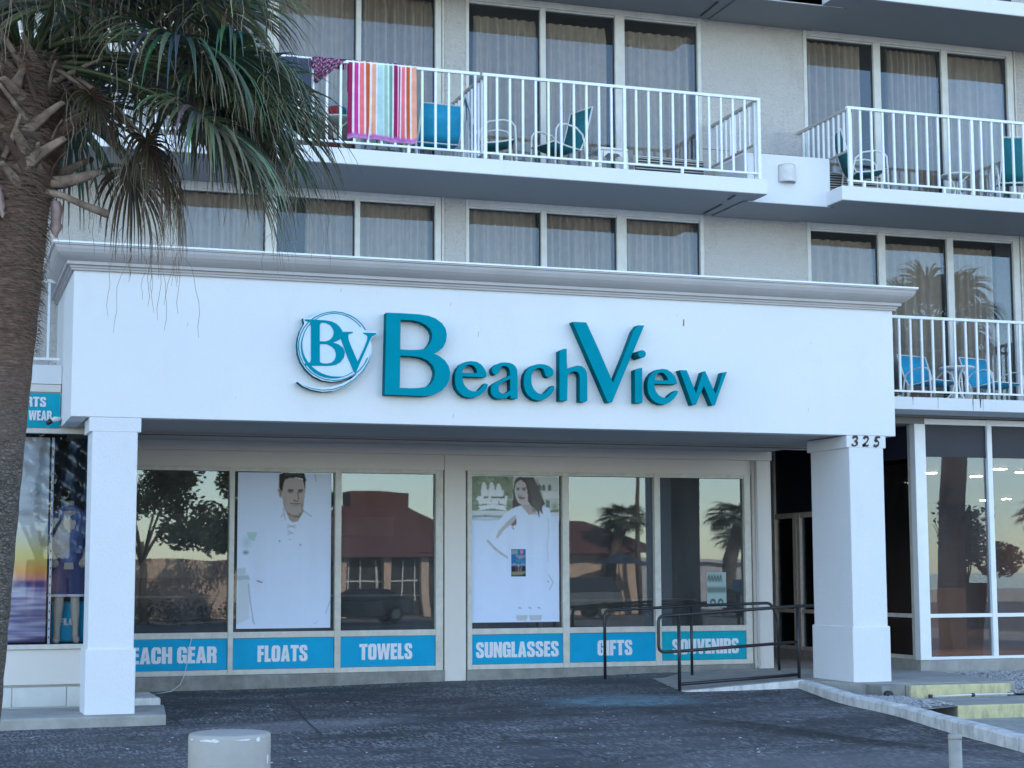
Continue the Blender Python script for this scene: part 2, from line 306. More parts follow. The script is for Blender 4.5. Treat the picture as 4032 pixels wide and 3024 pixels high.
LET=[('B',[(4.917,4.593),(5.117,4.594),(5.301,4.59),(5.419,4.578),(5.508,4.549),(5.582,4.498),(5.627,4.435),(5.642,4.364),(5.631,4.284),(5.597,4.214),(5.545,4.169),(5.49,4.136),(5.553,4.109),(5.62,4.061),(5.664,3.998),(5.684,3.919),(5.675,3.847),(5.642,3.775),(5.583,3.708),(5.509,3.667),(5.428,3.643),(5.347,3.636),(5.157,3.64),(4.899,3.642),(4.908,4.114)],[[(5.085,4.516),(5.228,4.518),(5.316,4.501),(5.39,4.468),(5.442,4.42),(5.465,4.364),(5.46,4.306),(5.434,4.248),(5.39,4.194),(5.302,4.175),(5.199,4.169),(5.082,4.171)],[(5.083,4.099),(5.229,4.098),(5.332,4.086),(5.413,4.053),(5.472,3.998),(5.498,3.935),(5.498,3.884),(5.479,3.827),(5.443,3.776),(5.399,3.747),(5.303,3.73),(5.201,3.724),(5.078,3.725)]]),('e',[(5.937,4.066),(6.005,4.059),(6.059,4.032),(6.098,3.987),(6.122,3.94),(6.13,3.903),(6.12,3.883),(6.078,3.878),(6.0,3.879),(5.832,3.882),(5.832,3.847),(5.847,3.796),(5.876,3.755),(5.912,3.725),(5.951,3.711),(5.995,3.712),(6.034,3.727),(6.063,3.756),(6.107,3.808),(6.141,3.798),(6.132,3.758),(6.097,3.71),(6.048,3.669),(5.99,3.641),(5.922,3.632),(5.854,3.647),(5.801,3.682),(5.762,3.733),(5.743,3.793),(5.74,3.853),(5.747,3.919),(5.772,3.976),(5.815,4.024),(5.869,4.054)],[[(5.825,3.925),(5.844,3.969),(5.869,4.002),(5.903,4.02),(5.942,4.021),(5.976,4.006),(6.0,3.974),(6.012,3.937),(6.005,3.925),(5.922,3.926)]]),('a',[(6.358,4.065),(6.413,4.061),(6.457,4.046),(6.487,4.019),(6.506,3.982),(6.511,3.93),(6.51,3.641),(6.426,3.639),(6.421,3.679),(6.372,3.647),(6.318,3.634),(6.259,3.632),(6.215,3.652),(6.185,3.689),(6.178,3.74),(6.19,3.783),(6.23,3.817),(6.294,3.852),(6.392,3.9),(6.417,3.913),(6.417,3.96),(6.403,3.997),(6.378,4.017),(6.348,4.023),(6.314,4.015),(6.294,3.993),(6.287,3.955),(6.269,3.927),(6.24,3.914),(6.213,3.922),(6.196,3.948),(6.193,3.98),(6.215,4.009),(6.255,4.039),(6.304,4.06)],[[(6.419,3.87),(6.372,3.85),(6.308,3.815),(6.279,3.781),(6.274,3.748),(6.286,3.715),(6.313,3.695),(6.347,3.694),(6.382,3.709),(6.419,3.736)]]),('c',[(6.808,4.061),(6.862,4.054),(6.91,4.037),(6.948,4.008),(6.964,3.975),(6.958,3.939),(6.931,3.913),(6.899,3.904),(6.866,3.918),(6.853,3.946),(6.845,3.981),(6.829,4.004),(6.802,4.014),(6.765,4.012),(6.727,3.993),(6.7,3.961),(6.682,3.915),(6.681,3.864),(6.688,3.813),(6.71,3.763),(6.747,3.723),(6.784,3.705),(6.827,3.704),(6.86,3.721),(6.887,3.753),(6.947,3.808),(6.973,3.796),(6.965,3.755),(6.93,3.703),(6.875,3.658),(6.816,3.628),(6.762,3.624),(6.698,3.64),(6.645,3.679),(6.608,3.734),(6.589,3.795),(6.588,3.866),(6.603,3.938),(6.641,4.0),(6.695,4.038),(6.754,4.056)],[]),('h',[(7.039,4.224),(7.085,4.249),(7.129,4.258),(7.13,4.109),(7.137,4.014),(7.198,4.04),(7.258,4.057),(7.318,4.054),(7.361,4.024),(7.383,3.984),(7.389,3.933),(7.388,3.644),(7.369,3.627),(7.293,3.626),(7.295,3.914),(7.287,3.955),(7.263,3.983),(7.225,3.988),(7.186,3.977),(7.14,3.942),(7.132,3.635),(7.037,3.632)],[]),('V',[(7.208,4.583),(7.383,4.583),(7.548,4.244),(7.72,3.863),(7.886,4.242),(7.995,4.509),(8.049,4.576),(8.135,4.578),(7.934,4.138),(7.706,3.632),(7.65,3.629),(7.442,4.078)],[]),('i',[(8.006,4.031),(8.058,4.052),(8.101,4.06),(8.098,3.635),(8.004,3.632)],[]),('d',[(8.105,4.215),(8.102,4.199),(8.093,4.184),(8.079,4.173),(8.063,4.167),(8.045,4.167),(8.029,4.171),(8.016,4.181),(8.007,4.195),(8.005,4.211),(8.008,4.227),(8.017,4.242),(8.03,4.252),(8.046,4.259),(8.064,4.259),(8.08,4.254),(8.093,4.244),(8.102,4.231)],[]),('e',[(8.365,4.056),(8.428,4.05),(8.485,4.016),(8.529,3.97),(8.55,3.924),(8.557,3.877),(8.489,3.872),(8.257,3.87),(8.26,3.826),(8.278,3.774),(8.316,3.731),(8.366,3.703),(8.417,3.703),(8.449,3.72),(8.475,3.751),(8.542,3.797),(8.571,3.789),(8.557,3.753),(8.518,3.699),(8.467,3.656),(8.403,3.624),(8.34,3.623),(8.27,3.645),(8.214,3.69),(8.177,3.754),(8.168,3.83),(8.173,3.9),(8.192,3.953),(8.237,4.008),(8.301,4.045)],[[(8.264,3.918),(8.275,3.962),(8.307,3.998),(8.345,4.01),(8.383,4.004),(8.421,3.967),(8.442,3.917),(8.35,3.916)]]),('w',[(8.594,4.048),(8.687,4.049),(8.752,3.901),(8.807,3.766),(8.851,3.886),(8.902,4.03),(8.934,4.048),(9.003,3.902),(9.069,3.768),(9.12,3.894),(9.168,4.039),(9.226,4.048),(9.138,3.835),(9.057,3.631),(9.019,3.629),(8.912,3.867),(8.865,3.762),(8.805,3.631),(8.757,3.626),(8.674,3.845)],[])]
LOGO={'bv':[(3.963,4.476),(4.095,4.477),(4.204,4.475),(4.275,4.465),(4.326,4.442),(4.365,4.412),(4.391,4.375),(4.404,4.351),(4.52,4.355),(4.522,4.341),(4.485,4.333),(4.47,4.317),(4.472,4.27),(4.495,4.207),(4.538,4.11),(4.581,4.014),(4.651,4.162),(4.689,4.259),(4.697,4.298),(4.689,4.32),(4.647,4.341),(4.647,4.351),(4.799,4.353),(4.796,4.334),(4.754,4.313),(4.731,4.28),(4.712,4.235),(4.639,4.066),(4.562,3.887),(4.539,3.888),(4.458,4.072),(4.412,4.191),(4.382,4.271),(4.347,4.245),(4.293,4.223),(4.36,4.203),(4.409,4.166),(4.43,4.116),(4.422,4.058),(4.381,4.0),(4.33,3.969),(4.266,3.954),(4.027,3.947),(3.97,3.947),(3.97,3.971),(4.004,3.974),(4.03,3.987),(4.039,4.019),(4.035,4.404),(4.025,4.448),(3.965,4.458)],'h1':[(4.137,4.415),(4.147,4.438),(4.172,4.447),(4.211,4.444),(4.256,4.423),(4.285,4.389),(4.301,4.352),(4.298,4.314),(4.279,4.275),(4.251,4.248),(4.212,4.234),(4.139,4.231)],'h2':[(4.139,4.2),(4.226,4.2),(4.277,4.176),(4.312,4.143),(4.327,4.105),(4.326,4.061),(4.31,4.022),(4.278,3.993),(4.234,3.979),(4.176,3.979),(4.147,3.988),(4.141,4.004)],'disc':[(3.884,4.185),(3.893,4.267),(3.914,4.338),(3.961,4.425),(3.952,4.459),(3.948,4.491),(4.021,4.494),(4.091,4.541),(4.173,4.58),(4.263,4.595),(4.379,4.589),(4.482,4.552),(4.574,4.492),(4.639,4.418),(4.694,4.369),(4.805,4.371),(4.809,4.332),(4.763,4.302),(4.734,4.269),(4.747,4.192),(4.738,4.103),(4.713,4.025),(4.668,3.953),(4.61,3.894),(4.532,3.847),(4.494,3.833),(4.398,3.789),(4.282,3.77),(4.167,3.785),(4.065,3.832),(3.982,3.905),(3.924,3.991),(3.891,4.084)],'sw':[(4.748,4.135),(4.719,4.025),(4.655,3.915),(4.565,3.81),(4.437,3.724),(4.302,3.669),(4.175,3.653),(4.047,3.674),(3.952,3.709),(3.888,3.757),(3.898,3.765),(4.015,3.717),(4.13,3.699),(4.27,3.712),(4.398,3.754),(4.5,3.808),(4.565,3.861),(4.648,3.953),(4.699,4.037),(4.731,4.134)],'swl':[(4.732,4.101),(4.704,4.017),(4.639,3.913),(4.55,3.818),(4.428,3.738),(4.294,3.69),(4.172,3.677),(4.051,3.692),(3.937,3.726),(4.052,3.683),(4.172,3.667),(4.297,3.68),(4.434,3.729),(4.557,3.81),(4.649,3.908),(4.713,4.014)],'ring':[(4.678,4.386),(4.628,4.454),(4.563,4.51),(4.488,4.551),(4.405,4.576),(4.317,4.584),(4.23,4.574),(4.146,4.547),(4.069,4.505),(4.002,4.448),(3.95,4.38),(3.912,4.303),(3.892,4.222),(3.89,4.138),(3.906,4.057),(3.939,3.981),(3.988,3.914),(4.051,3.858),(4.125,3.817),(4.207,3.791),(4.294,3.782),(4.382,3.79),(4.466,3.816),(4.544,3.858),(4.611,3.914),(4.665,3.982),(4.704,4.059),(4.693,4.063),(4.656,3.988),(4.603,3.921),(4.537,3.867),(4.462,3.826),(4.38,3.801),(4.294,3.793),(4.21,3.801),(4.13,3.826),(4.058,3.867),(3.996,3.921),(3.948,3.986),(3.916,4.06),(3.901,4.14),(3.903,4.221),(3.922,4.3),(3.959,4.375),(4.01,4.441),(4.075,4.496),(4.15,4.538),(4.232,4.564),(4.317,4.573),(4.402,4.566),(4.483,4.541),(4.557,4.501),(4.619,4.446),(4.668,4.38)],'band':[(4.618,4.416),(4.575,4.464),(4.523,4.504),(4.464,4.535),(4.401,4.554),(4.335,4.563),(4.268,4.56),(4.203,4.546),(4.14,4.52),(4.083,4.485),(4.032,4.441),(3.99,4.39),(3.958,4.332),(3.936,4.27),(3.922,4.206),(3.921,4.141),(3.932,4.076),(3.953,4.014),(3.986,3.957),(4.029,3.907),(4.081,3.865),(4.141,3.834),(4.206,3.815),(4.273,3.808),(4.341,3.812),(4.407,3.828),(4.47,3.853),(4.528,3.889),(4.523,3.895),(4.467,3.86),(4.405,3.835),(4.339,3.834),(4.276,3.836),(4.214,3.848),(4.157,3.869),(4.103,3.898),(4.055,3.934),(4.014,3.978),(3.979,4.028),(3.954,4.083),(3.94,4.143),(3.936,4.206),(3.947,4.268),(3.966,4.329),(3.997,4.385),(4.038,4.436),(4.087,4.479),(4.143,4.514),(4.205,4.538),(4.269,4.552),(4.334,4.555),(4.399,4.547),(4.461,4.527),(4.518,4.498),(4.569,4.459),(4.612,4.411)]}
# ================================================================== ground
def gz(x,y):
    z=.0125*(min(max(x,0),14)-2.5)
    if y>=19.14: z+=.031*(min(y,23)-19.14)
    else: z+=max(.02*(y-19.14),-.36)
    return z
def sheet(name,m,xs,ys,fz,kind='structure'):
    b=MB(); nx=len(xs)
    for y in ys:
        for x in xs: b.v.append((x,y,fz(x,y)))
    for j in range(len(ys)-1):
        for i in range(nx-1): a=j*nx+i; b.f.append((a,a+1,a+nx+1,a+nx))
    o=b.build(name,m,smooth=True); return tag(o,kind=kind)
def rnd_asph(x,y): return gz(x,y)+.006*math.sin(x*1.7+y)+.005*math.sin(y*2.3-x*.6)
def kerbx(y):
    P=[(10.62,23),(10.60,20.1),(10.50,20.07),(10.13,18.2),(9.90,16.58),(9.60,14.99),(9.39,13.6),(8.75,10.2),(8.0,6.5),(4.3,-12)]
    for (x0,y0),(x1,y1) in zip(P[:-1],P[1:]):
        if y<=y0 and y>=y1: return x0+(x1-x0)*(y0-y)/(y0-y1)
    return P[0][0] if y>23 else P[-1][0]
ab=MB(); ys=[-12+.5*i for i in range(71)]
for y in ys:
    xm=kerbx(y)+.07
    for i in range(61): x=-14+(xm+14)*i/60; ab.v.append((x,y,rnd_asph(x,y)))
for j in range(len(ys)-1):
    for i in range(60): a=j*61+i; ab.f.append((a,a+1,a+62,a+61))
tag(ab.build('asphalt_lot','asphalt',None,True),kind='structure')
g=MB(); g.poly((-900,-700,-.48),(900,-700,-.48),(900,900,-.48),(-900,900,-.48)); tag(g.build('ground','ground'),kind='structure')
g=MB(); g.poly((-900,-1400,-.40),(900,-1400,-.40),(900,-110,-.40),(-900,-110,-.40)); tag(g.build('sea','seawater'),kind='structure')

# raised entrance platform, ramp, kerb, steps
PZ=.234
pl=MB()
def slabpoly(b,pts,z0,z1):
    n=len(pts); k=len(b.v); b.v+=[(x,y,z1) for x,y in pts]+[(x,y,z0) for x,y in pts]
    b.f.append(tuple(range(k,k+n))); b.f.append(tuple(range(k+n,k+2*n))[::-1])
    for i in range(n): b.f.append((k+i,k+(i+1)%n+0,k+n+(i+1)%n,k+n+i)[::-1])
slabpoly(pl,[(10.60,20.05),(10.95,19.12),(12.9,18.86),(13.2,21.15),(13.2,26),(10.62,26)],-.1,PZ)
fp=fixn(pl.build('entrance_platform','concrete')); tag(fp,kind='structure')
sl=MB(); slabpoly(sl,[(-4,19.12),(2.46,19.14),(2.62,20.6),(-4,20.6)],-.12,.10)
tag(fixn(sl.build('left_walkway_slab','concrete',bevel=.015)),kind='structure')
rb=MB(); A=[(9.02,20.32,gz(9,20.3)+.004),(10.60,20.12,PZ-.004),(10.62,22.69,PZ-.004),(9.45,22.69,gz(9.5,22.7)+.004)]
k=len(rb.v); rb.v+=A+[(x,y,-.1) for x,y,z in A]; rb.f+=[(0,1,2,3),(4,7,6,5),(0,4,5,1),(1,5,6,2),(2,6,7,3),(3,7,4,0)]
tag(rb.build('access_ramp','concrete'),kind='structure')
re=MB(); 
A=[(9.02,20.22,gz(9,20.3)+.008),(10.58,20.02,PZ+.004),(10.60,20.118,PZ+.004),(9.02,20.318,gz(9,20.3)+.008)]
re.v+=A+[(x,y,-.1) for x,y,z in A]; re.f+=[(0,1,2,3),(4,7,6,5),(0,4,5,1),(1,5,6,2),(2,6,7,3),(3,7,4,0)]
tag(re.build('ramp_edge_strip','kerb'),kind='structure')
# kerb in cast lengths
KP=[(10.50,20.07),(10.13,18.2),(9.90,16.58),(9.60,14.99),(9.39,13.6),(8.75,10.2),(8.0,6.5)]; KH=[PZ,.185,.165,.14,.11,.06,-.02]
def kpt(t):
    i=min(int(t),len(KP)-2); f=t-i
    return Vector((KP[i][0]*(1-f)+KP[i+1][0]*f,KP[i][1]*(1-f)+KP[i+1][1]*f)),KH[i]*(1-f)+KH[i+1]*f
cuts=[0,.98,1.9,2.7,3.9,4.8,6]
for a,b_ in zip(cuts[:-1],cuts[1:]):
    kb=MB(); n=9; st=a+.010; en=b_-.010; rows=[]
    for i in range(n):
        p,h=kpt(st+(en-st)*i/(n-1)); q,_=kpt(min(st+(en-st)*i/(n-1)+.05,6)); d=(q-p); d=d.normalized() if d.length>0 else Vector((-.15,-1)).normalized()
        nrm=Vector((-d.y,d.x)); W=.17; ch=.02; j=random.uniform(-.009,.006)
        prof=[(0,-.15),(0,h-ch+j),(ch,h+j),(W-ch,h+j*.5),(W,h-ch),(W,-.15)]
        rows.append([(p.x+nrm.x*u,p.y+nrm.y*u,z) for u,z in prof])
    for r in rows: kb.v+=r
    for i in range(n-1):
        for j in range(5): q=i*6+j; kb.f.append((q,q+1,q+7,q+6))
    kb.f+= [tuple(range(6)),tuple(range((n-1)*6,n*6))[::-1]]
    o=fixn(kb.build('kerb_block','kerb',smooth=False)); tag(o,kind='structure')
# steps with yellow nosing
def step(name,x0,x1,y0,y1,z0,z1,xl=0):
    o=box(name,'concrete',None,x0,x1,y0+.06,y1,z0,z1-.003); tag(o,kind='structure')
    n=box('step_nosing','yellow',o,x0,x1,y0,y0+.06,z0,z1,bevel=.012); return o
o=box('upper_step','concrete',None,11.26,12.66,18.66,18.86,-.1,PZ-.004); tag(o,kind='structure')
box('step_nosing','yellow',o,11.26,12.66,18.60,18.66,-.0,PZ,bevel=.012)
o=box('platform_edge_block','plinth',None,10.93,11.255,18.72,19.1,-.1,PZ-.006,bevel=.01); tag(o,kind='structure')
dh=MB(); dh.tube([(11.0,18.75,.12),(11.0,18.66,.12)],.055,12); tag(dh.build('weep_hole_pipe','mark',o))
o=box('lower_step','concrete',None,11.13,13.6,17.46,18.6,-.2,.08); tag(o,kind='structure')
box('step_nosing','yellow',o,11.13,13.6,17.40,17.46,-.2,.083,bevel=.012)
lwk=MB(); yy_=[-12,0,6.5,8.5,10.2,12,13.6,15,16.58,18.2,19.2,21.3]
for y in yy_: z=-.07 if y>15 else max(-.4,-.07+.02*(y-15)); lwk.v+=[(kerbx(y)+.09,y,z),(34,y,z)]
for j in range(len(yy_)-1): lwk.f.append((2*j,2*j+1,2*j+3,2*j+2))
tag(lwk.build('lower_walkway','concrete'),kind='structure')
# pvc conduit lying in front of the upper step
t=thing('plastic_conduit',(12,18.5,.1),'thin white plastic conduit lying along the foot of the yellow step','pipe')
MB().tube([(11.45,18.53,.10),(12.0,18.5,.112),(12.6,18.47,.115)],.012,8).build('pipe','pipe',t,True)
for x in (11.46,12.05,12.56): MB().tube([(x-.02,18.50,.11),(x+.02,18.50,.11)],.022,8).build('clamp','black',t,True)

# gravel: base sheet plus loose stones (stuff)
def gvz(x,y): return .10+.035*max(0,min(1,(y-18.4)/2.6))*2
gb=MB()
gbx=[((10.02,17.0),(10.25,17.0)),((10.10,17.4),(11.13,17.4)),((10.3,18.6),(11.2,18.6)),((10.72,19.1),(10.95,19.1))]
for (a,c) in gbx: gb.v+=[(a[0]+.12,a[1],.105),(c[0],c[1],.075)]
gb.f+=[(0,1,3,2),(2,3,5,4),(4,5,7,6)]
k=len(gb.v); gb.v+=[(12.66,18.62,.10),(17,18.62,.10),(17,21.32,.2),(12.90,21.32,.2)]; gb.f.append((k,k+1,k+2,k+3))
tag(gb.build('gravel_bed','plinth'),kind='structure')
gs=MB(); 
def stone(x,y,z,r):
    b=len(gs.v); ax=[(1,0,0),(-1,0,0),(0,1,0),(0,-1,0),(0,0,1),(0,0,-.4)]
    rot=Matrix.Rotation(random.uniform(0,6.3),3,'Z')@Matrix.Rotation(random.uniform(-.6,.6),3,'X')
    s=(random.uniform(.7,1.3),random.uniform(.6,1.),random.uniform(.4,.8))
    for a in ax:
        v=rot@Vector((a[0]*s[0],a[1]*s[1],a[2]*s[2])); gs.v.append((x+v.x*r,y+v.y*r,z+v.z*r))
    for t in ((0,2,4),(2,1,4),(1,3,4),(3,0,4),(2,0,5),(1,2,5),(3,1,5),(0,3,5)): gs.f.append(tuple(b+i for i in t))
for _ in range(5200):
    x=random.uniform(12.68,15.2); y=random.uniform(18.64,21.28); stone(x,y,.105+.037*(y-18.62)+random.uniform(0,.012),random.uniform(.012,.026))
for _ in range(1300):
    y=random.uniform(17.0,19.05); xl=9.95+(y-16.6)*.22+.14; xr=11.12 if y>17.4 else 10.25+(y-17)*2.2; stone(random.uniform(xl,xr),y,.098+random.uniform(0,.015),random.uniform(.012,.026))
tag(gs.build('gravel_stones','gravel'),kind='stuff')
# small litter on the asphalt
lt=MB()
for _ in range(420):
    x=random.uniform(1,11); y=random.uniform(9,21); 
    if x>KP[0][0]-1.2+(y-20)*.17: continue
    b=len(lt.v); a=random.uniform(0,6.3); r=random.uniform(.007,.024); z=gz(x,y)+.016
    for q in range(4): lt.v.append((x+r*math.cos(a+q*1.57)*random.uniform(.5,1.2),y+r*math.sin(a+q*1.57)*random.uniform(.6,1.4),z+random.uniform(0,.008)))
    lt.f.append((b,b+1,b+2,b+3))
tag(lt.build('shell_and_paper_litter','white'),kind='stuff')

# ================================================================== hotel
H=thing('hotel_building',(7,22,0),'white stucco hotel with railed balconies over a ground floor beach shop','building')
FY=22.0; SF=20.5; L2,L3,L4=3.95,6.80,9.65
def windows(x_list,z0,z1,y=21.97,name='window',thickfirst=True,mats=('frame','glass_up'),d=.09):
    """x_list = outerL, gL0, gL1, gM0, gM1, gR0, gR1, outerR"""
    X=x_list; f=MB()
    f.box(X[0],X[1],y,y+d,z0,z1); f.box(X[6],X[7],y,y+d,z0,z1)
    f.box(X[1],X[6],y+.002,y+d,z1-.09,z1); f.box(X[1],X[6],y+.002,y+d,z0,z0+.07)
    f.box(X[2],X[3],y+.004,y+d,z0+.07,z1-.09); f.box(X[4],X[5],y+.004,y+d,z0+.07,z1-.09)
    # inner sash lines
    for a,b in ((X[1],X[2]),(X[3],X[4]),(X[5],X[6])):
        f.box(a,b,y+.03,y+d+.01,z1-.115,z1-.09)
    fo=f.build(name,mats[0],H,bevel=.006)
    for a,b in ((X[1],X[2]),(X[3],X[4]),(X[5],X[6])):
        MB().box(a,b,y+.055,y+.061,z0+.07,z1-.115).build('pane',mats[1],fo)
    for x in (X[2]-.018,X[4]-.018,X[6]-.018): MB().box(x,x+.018,y+.05,y+.08,z0+.07,z1-.115).build('gasket','mark',fo)
    return fo
GA=[6.69,6.735,7.762,7.842,8.871,9.015,10.13,10.185]
def mirror(G,x0): w=G[-1]; return [x0+(w-v) for v in G[::-1]]
GL=[2.83,2.87,3.984,4.13,5.168,5.236,6.26,6.345]
GR=[11.81,11.865,12.965,13.08,14.115,14.22,15.255,15.36]
GFL=[-2.62,-2.58,-1.46,-1.38,-.30,-.16,.80,.87]
GRR=[15.72,15.765,16.79,16.87,17.9,18.05,19.16,19.22]
groups=[('far left',GFL),('left',GL),('middle',GA),('right',GR),('far right',GRR)]
for lz0,lz1 in ((L2+.02,6.60),(L3+.02,9.45)):
    for nm,G in groups: windows(G,lz0,lz1)
# facade piers
PX=[(-14,-2.62),(.87,2.83),(6.345,6.69),(10.185,11.81),(15.36,15.72),(19.22,34)]
for z0,z1 in ((L2,6.60),(L3,9.45)):
    for a,b in PX: box('facade_pier','wall',H,a,b,21.985,22.6,z0,z1)
# thin downpipe / conduit in corner by the left pier
for z0,z1 in ((L2,6.6),(L3,9.45)):
    MB().box(6.352,6.375,21.955,21.984,z0,z1).build('conduit','frame_dirty',H)
    MB().box(15.372,15.392,21.955,21.984,z0,z1).build('conduit','frame_dirty',H)
# stucco joint lines on the wide piers
for z in (7.55,):
    for a,b in ((10.19,11.8),(15.365,15.715)): box('stucco_joint','mark',H,a,b,21.981,21.986,z,z+.006)
# slabs : main floor plates and balcony lips
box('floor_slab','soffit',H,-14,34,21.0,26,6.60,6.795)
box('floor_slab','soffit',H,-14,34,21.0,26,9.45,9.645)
def lip(x0,x1,zb,zt,m='slab'):
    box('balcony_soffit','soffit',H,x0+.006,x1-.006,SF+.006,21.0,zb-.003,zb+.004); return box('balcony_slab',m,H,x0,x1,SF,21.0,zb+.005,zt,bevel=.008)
lip(-14,10.44,6.60,6.80); lip(11.56,34,6.60,6.80)
lip(-14,10.44,9.45,9.65); lip(11.56,34,9.45,9.65)
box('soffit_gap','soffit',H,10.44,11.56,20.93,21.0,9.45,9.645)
lo=box('balcony_slab','slab',H,11.7,34,SF,21.25,3.78,3.95,bevel=.008)
box('floor_slab','soffit',H,11.7,34,21.2,26,3.752,3.945)
box('floor_slab','soffit',H,-14,11.7,22.0,30,3.60,3.80)
# solid upstand between the balconies with the wall lamp
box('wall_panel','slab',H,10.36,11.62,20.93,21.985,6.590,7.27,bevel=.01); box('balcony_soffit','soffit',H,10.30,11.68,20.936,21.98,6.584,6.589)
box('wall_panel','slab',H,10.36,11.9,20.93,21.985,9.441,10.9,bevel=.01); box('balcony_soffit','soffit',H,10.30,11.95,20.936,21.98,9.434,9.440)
# expansion joints in the soffits
def strip(x0,y0,x1,y1,z):
    b=MB(); d=Vector((x1-x0,y1-y0)).normalized(); n=Vector((-d.y,d.x))*.012
    b.v+=[(x0+n.x,y0+n.y,z),(x1+n.x,y1+n.y,z),(x1-n.x,y1-n.y,z),(x0-n.x,y0-n.y,z),(x0+n.x,y0+n.y,z+.006),(x1+n.x,y1+n.y,z+.006),(x1-n.x,y1-n.y,z+.006),(x0-n.x,y0-n.y,z+.006)]
    b.f+=[(0,1,2,3),(7,6,5,4),(0,4,5,1),(1,5,6,2),(2,6,7,3),(3,7,4,0)]; b.build('drip_joint','mark',H)
for z in (6.594,9.444):
    strip(10.02,20.62,10.05,20.9,z-.012); strip(10.10,21.2,10.13,21.85,z-.012)
# storeys above the frame (they cast the building's shadow)
up=MB(); up.box(-14,34,22,40,9.66,31); up.build('upper_storeys','wall',H)
for k in range(7):
    z=9.65+2.85*(k+1); box('upper_balcony_slab','slab',H,-14,34,SF,21.99,z-.2,z)
    for G in (GL,GA,GR,GRR,GFL): MB().box(G[0],G[-1],21.95,21.995,z-2.8+.1,z-.25).build('upper_window','navy',H)
# room shells
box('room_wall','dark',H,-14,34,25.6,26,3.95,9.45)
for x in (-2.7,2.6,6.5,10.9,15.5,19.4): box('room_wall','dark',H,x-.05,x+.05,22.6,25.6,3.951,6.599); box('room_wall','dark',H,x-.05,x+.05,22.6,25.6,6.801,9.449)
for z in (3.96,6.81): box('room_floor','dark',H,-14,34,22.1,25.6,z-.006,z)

# ---- railings
BAL=MB(); BAL.box(-.014,.014,-.014,.014,0,1); bal_me=BAL.build('baluster','rail'); bal_data=bal_me.data; bpy.data.objects.remove(bal_me)
def baluster(parent,x,y,z0,z1,w=1.,m=None,name='baluster'):
    o=bpy.data.objects.new(name,bal_data); COL.objects.link(o); o.parent=parent
    off=H.location; o.location=(x-off.x,y-off.y,z0-off.z); o.scale=(w,w,z1-z0); return o
def front_rail(x0,x1,zs,posts=(),y=20.5,sp=.1735,xstart=None,feet=True,ph=1.11):
    b=MB(); zt=zs+ph
    b.box(x0,x1,y-.005,y+.045,zt-.04,zt)
    r=b.build('balcony_railing','rail',H,bevel=.005); MB().box(x0,x1,y+.004,y+.034,zs+.065,zs+.09).build('bottom_rail','rail',r)
    x=xstart if xstart is not None else x0+.05
    while x<x1-.04:
        if all(abs(x-p)>.07 for p in posts): baluster(r,x,y+.019,zs+.09,zt-.04)
        x+=sp
    for p in posts: baluster(r,p,y+.019,zs,zt-.04,1.5,name='post')
    x=x0+.25
    while x<x1: baluster(r,x,y+.019,zs,zs+.066,1.3,name='foot'); x+=1.25
    return r
def side_rail(x,y0,y1,zs,zb,flip=1,ph=1.11):
    b=MB(); zt=zs+ph
    b.box(x-.02,x+.02,y0,y1,zt-.045,zt-.003)
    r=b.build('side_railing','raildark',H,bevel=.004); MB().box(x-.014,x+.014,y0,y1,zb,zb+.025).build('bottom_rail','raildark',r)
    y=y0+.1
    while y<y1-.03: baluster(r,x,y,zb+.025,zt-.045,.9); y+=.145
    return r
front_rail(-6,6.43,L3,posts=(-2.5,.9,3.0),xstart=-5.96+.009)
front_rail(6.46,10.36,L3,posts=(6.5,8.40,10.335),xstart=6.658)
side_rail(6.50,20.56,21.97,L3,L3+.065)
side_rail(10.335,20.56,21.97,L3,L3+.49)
box('side_post','rail',H,10.29,10.325,20.56,20.6,L3,L3+1.06)
front_rail(11.66,20.5,L3,posts=(11.70,13.626,15.54),xstart=11.87)
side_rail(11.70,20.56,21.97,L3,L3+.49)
box('side_post','rail',H,11.74,11.79,20.60,20.65,L3,L3+1.06)
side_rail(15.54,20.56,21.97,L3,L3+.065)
front_rail(11.75,20.5,L2,posts=(15.54,),xstart=12.04,y=20.5)
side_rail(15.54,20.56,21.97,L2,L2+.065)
# rust streaks are modelled as thin stain-coloured drips on the lower slab edge
# (kept as flat scabs, they are stains with a shape of their own)
m_,nt_,p_=_m('rust_stain'); p_.inputs['Base Color'].default_value=(.09,.045,.025,1); p_.inputs['Roughness'].default_value=.9; M['rust']=m_
for x,l,wd in ((13.50,.165,.018),(13.62,.12,.03),(12.56,.11,.012),(12.95,.15,.010),(13.66,.165,.008),(14.6,.10,.008)):
    b=MB(); n=6
    for i in range(n+1):
        q=i/n; ww=wd*(.5+.5*random.random())*(1-.6*q); b.v+=[(x-ww/2+random.uniform(-.002,.002),20.498,3.949-l*q),(x+ww/2,20.498,3.949-l*q)]
    for i in range(n): b.f.append((2*i,2*i+2,2*i+3,2*i+1))
    b.build('rust_streak','rust',H)

# ---- ground floor : canopy, columns, shop front
C=H
FYF=19.43
box('fascia','fascia',C,1.41,11.64,19.43,19.62,3.315,4.95,bevel=.008)
box('fascia_return','fascia',C,1.41,1.60,19.622,22.0,3.315,4.95,bevel=.006)
box('fascia_return','fascia',C,11.45,11.64,19.622,22.0,3.315,4.95,bevel=.006)
box('canopy_roof','soffit',C,1.605,11.445,19.625,22.0,4.6,4.8)
box('canopy_soffit','canopysoffit',C,1.61,11.44,19.63,22.70,3.322,3.40)
box('soffit_beam','canopysoffit',C,1.62,11.43,21.38,21.48,3.27,3.321)
box('soffit_band','shopwall',C,2.05,11.49,22.60,22.70,3.20,3.321)
box('soffit_joint','mark',C,1.7,11.4,21.372,21.379,3.285,3.292)
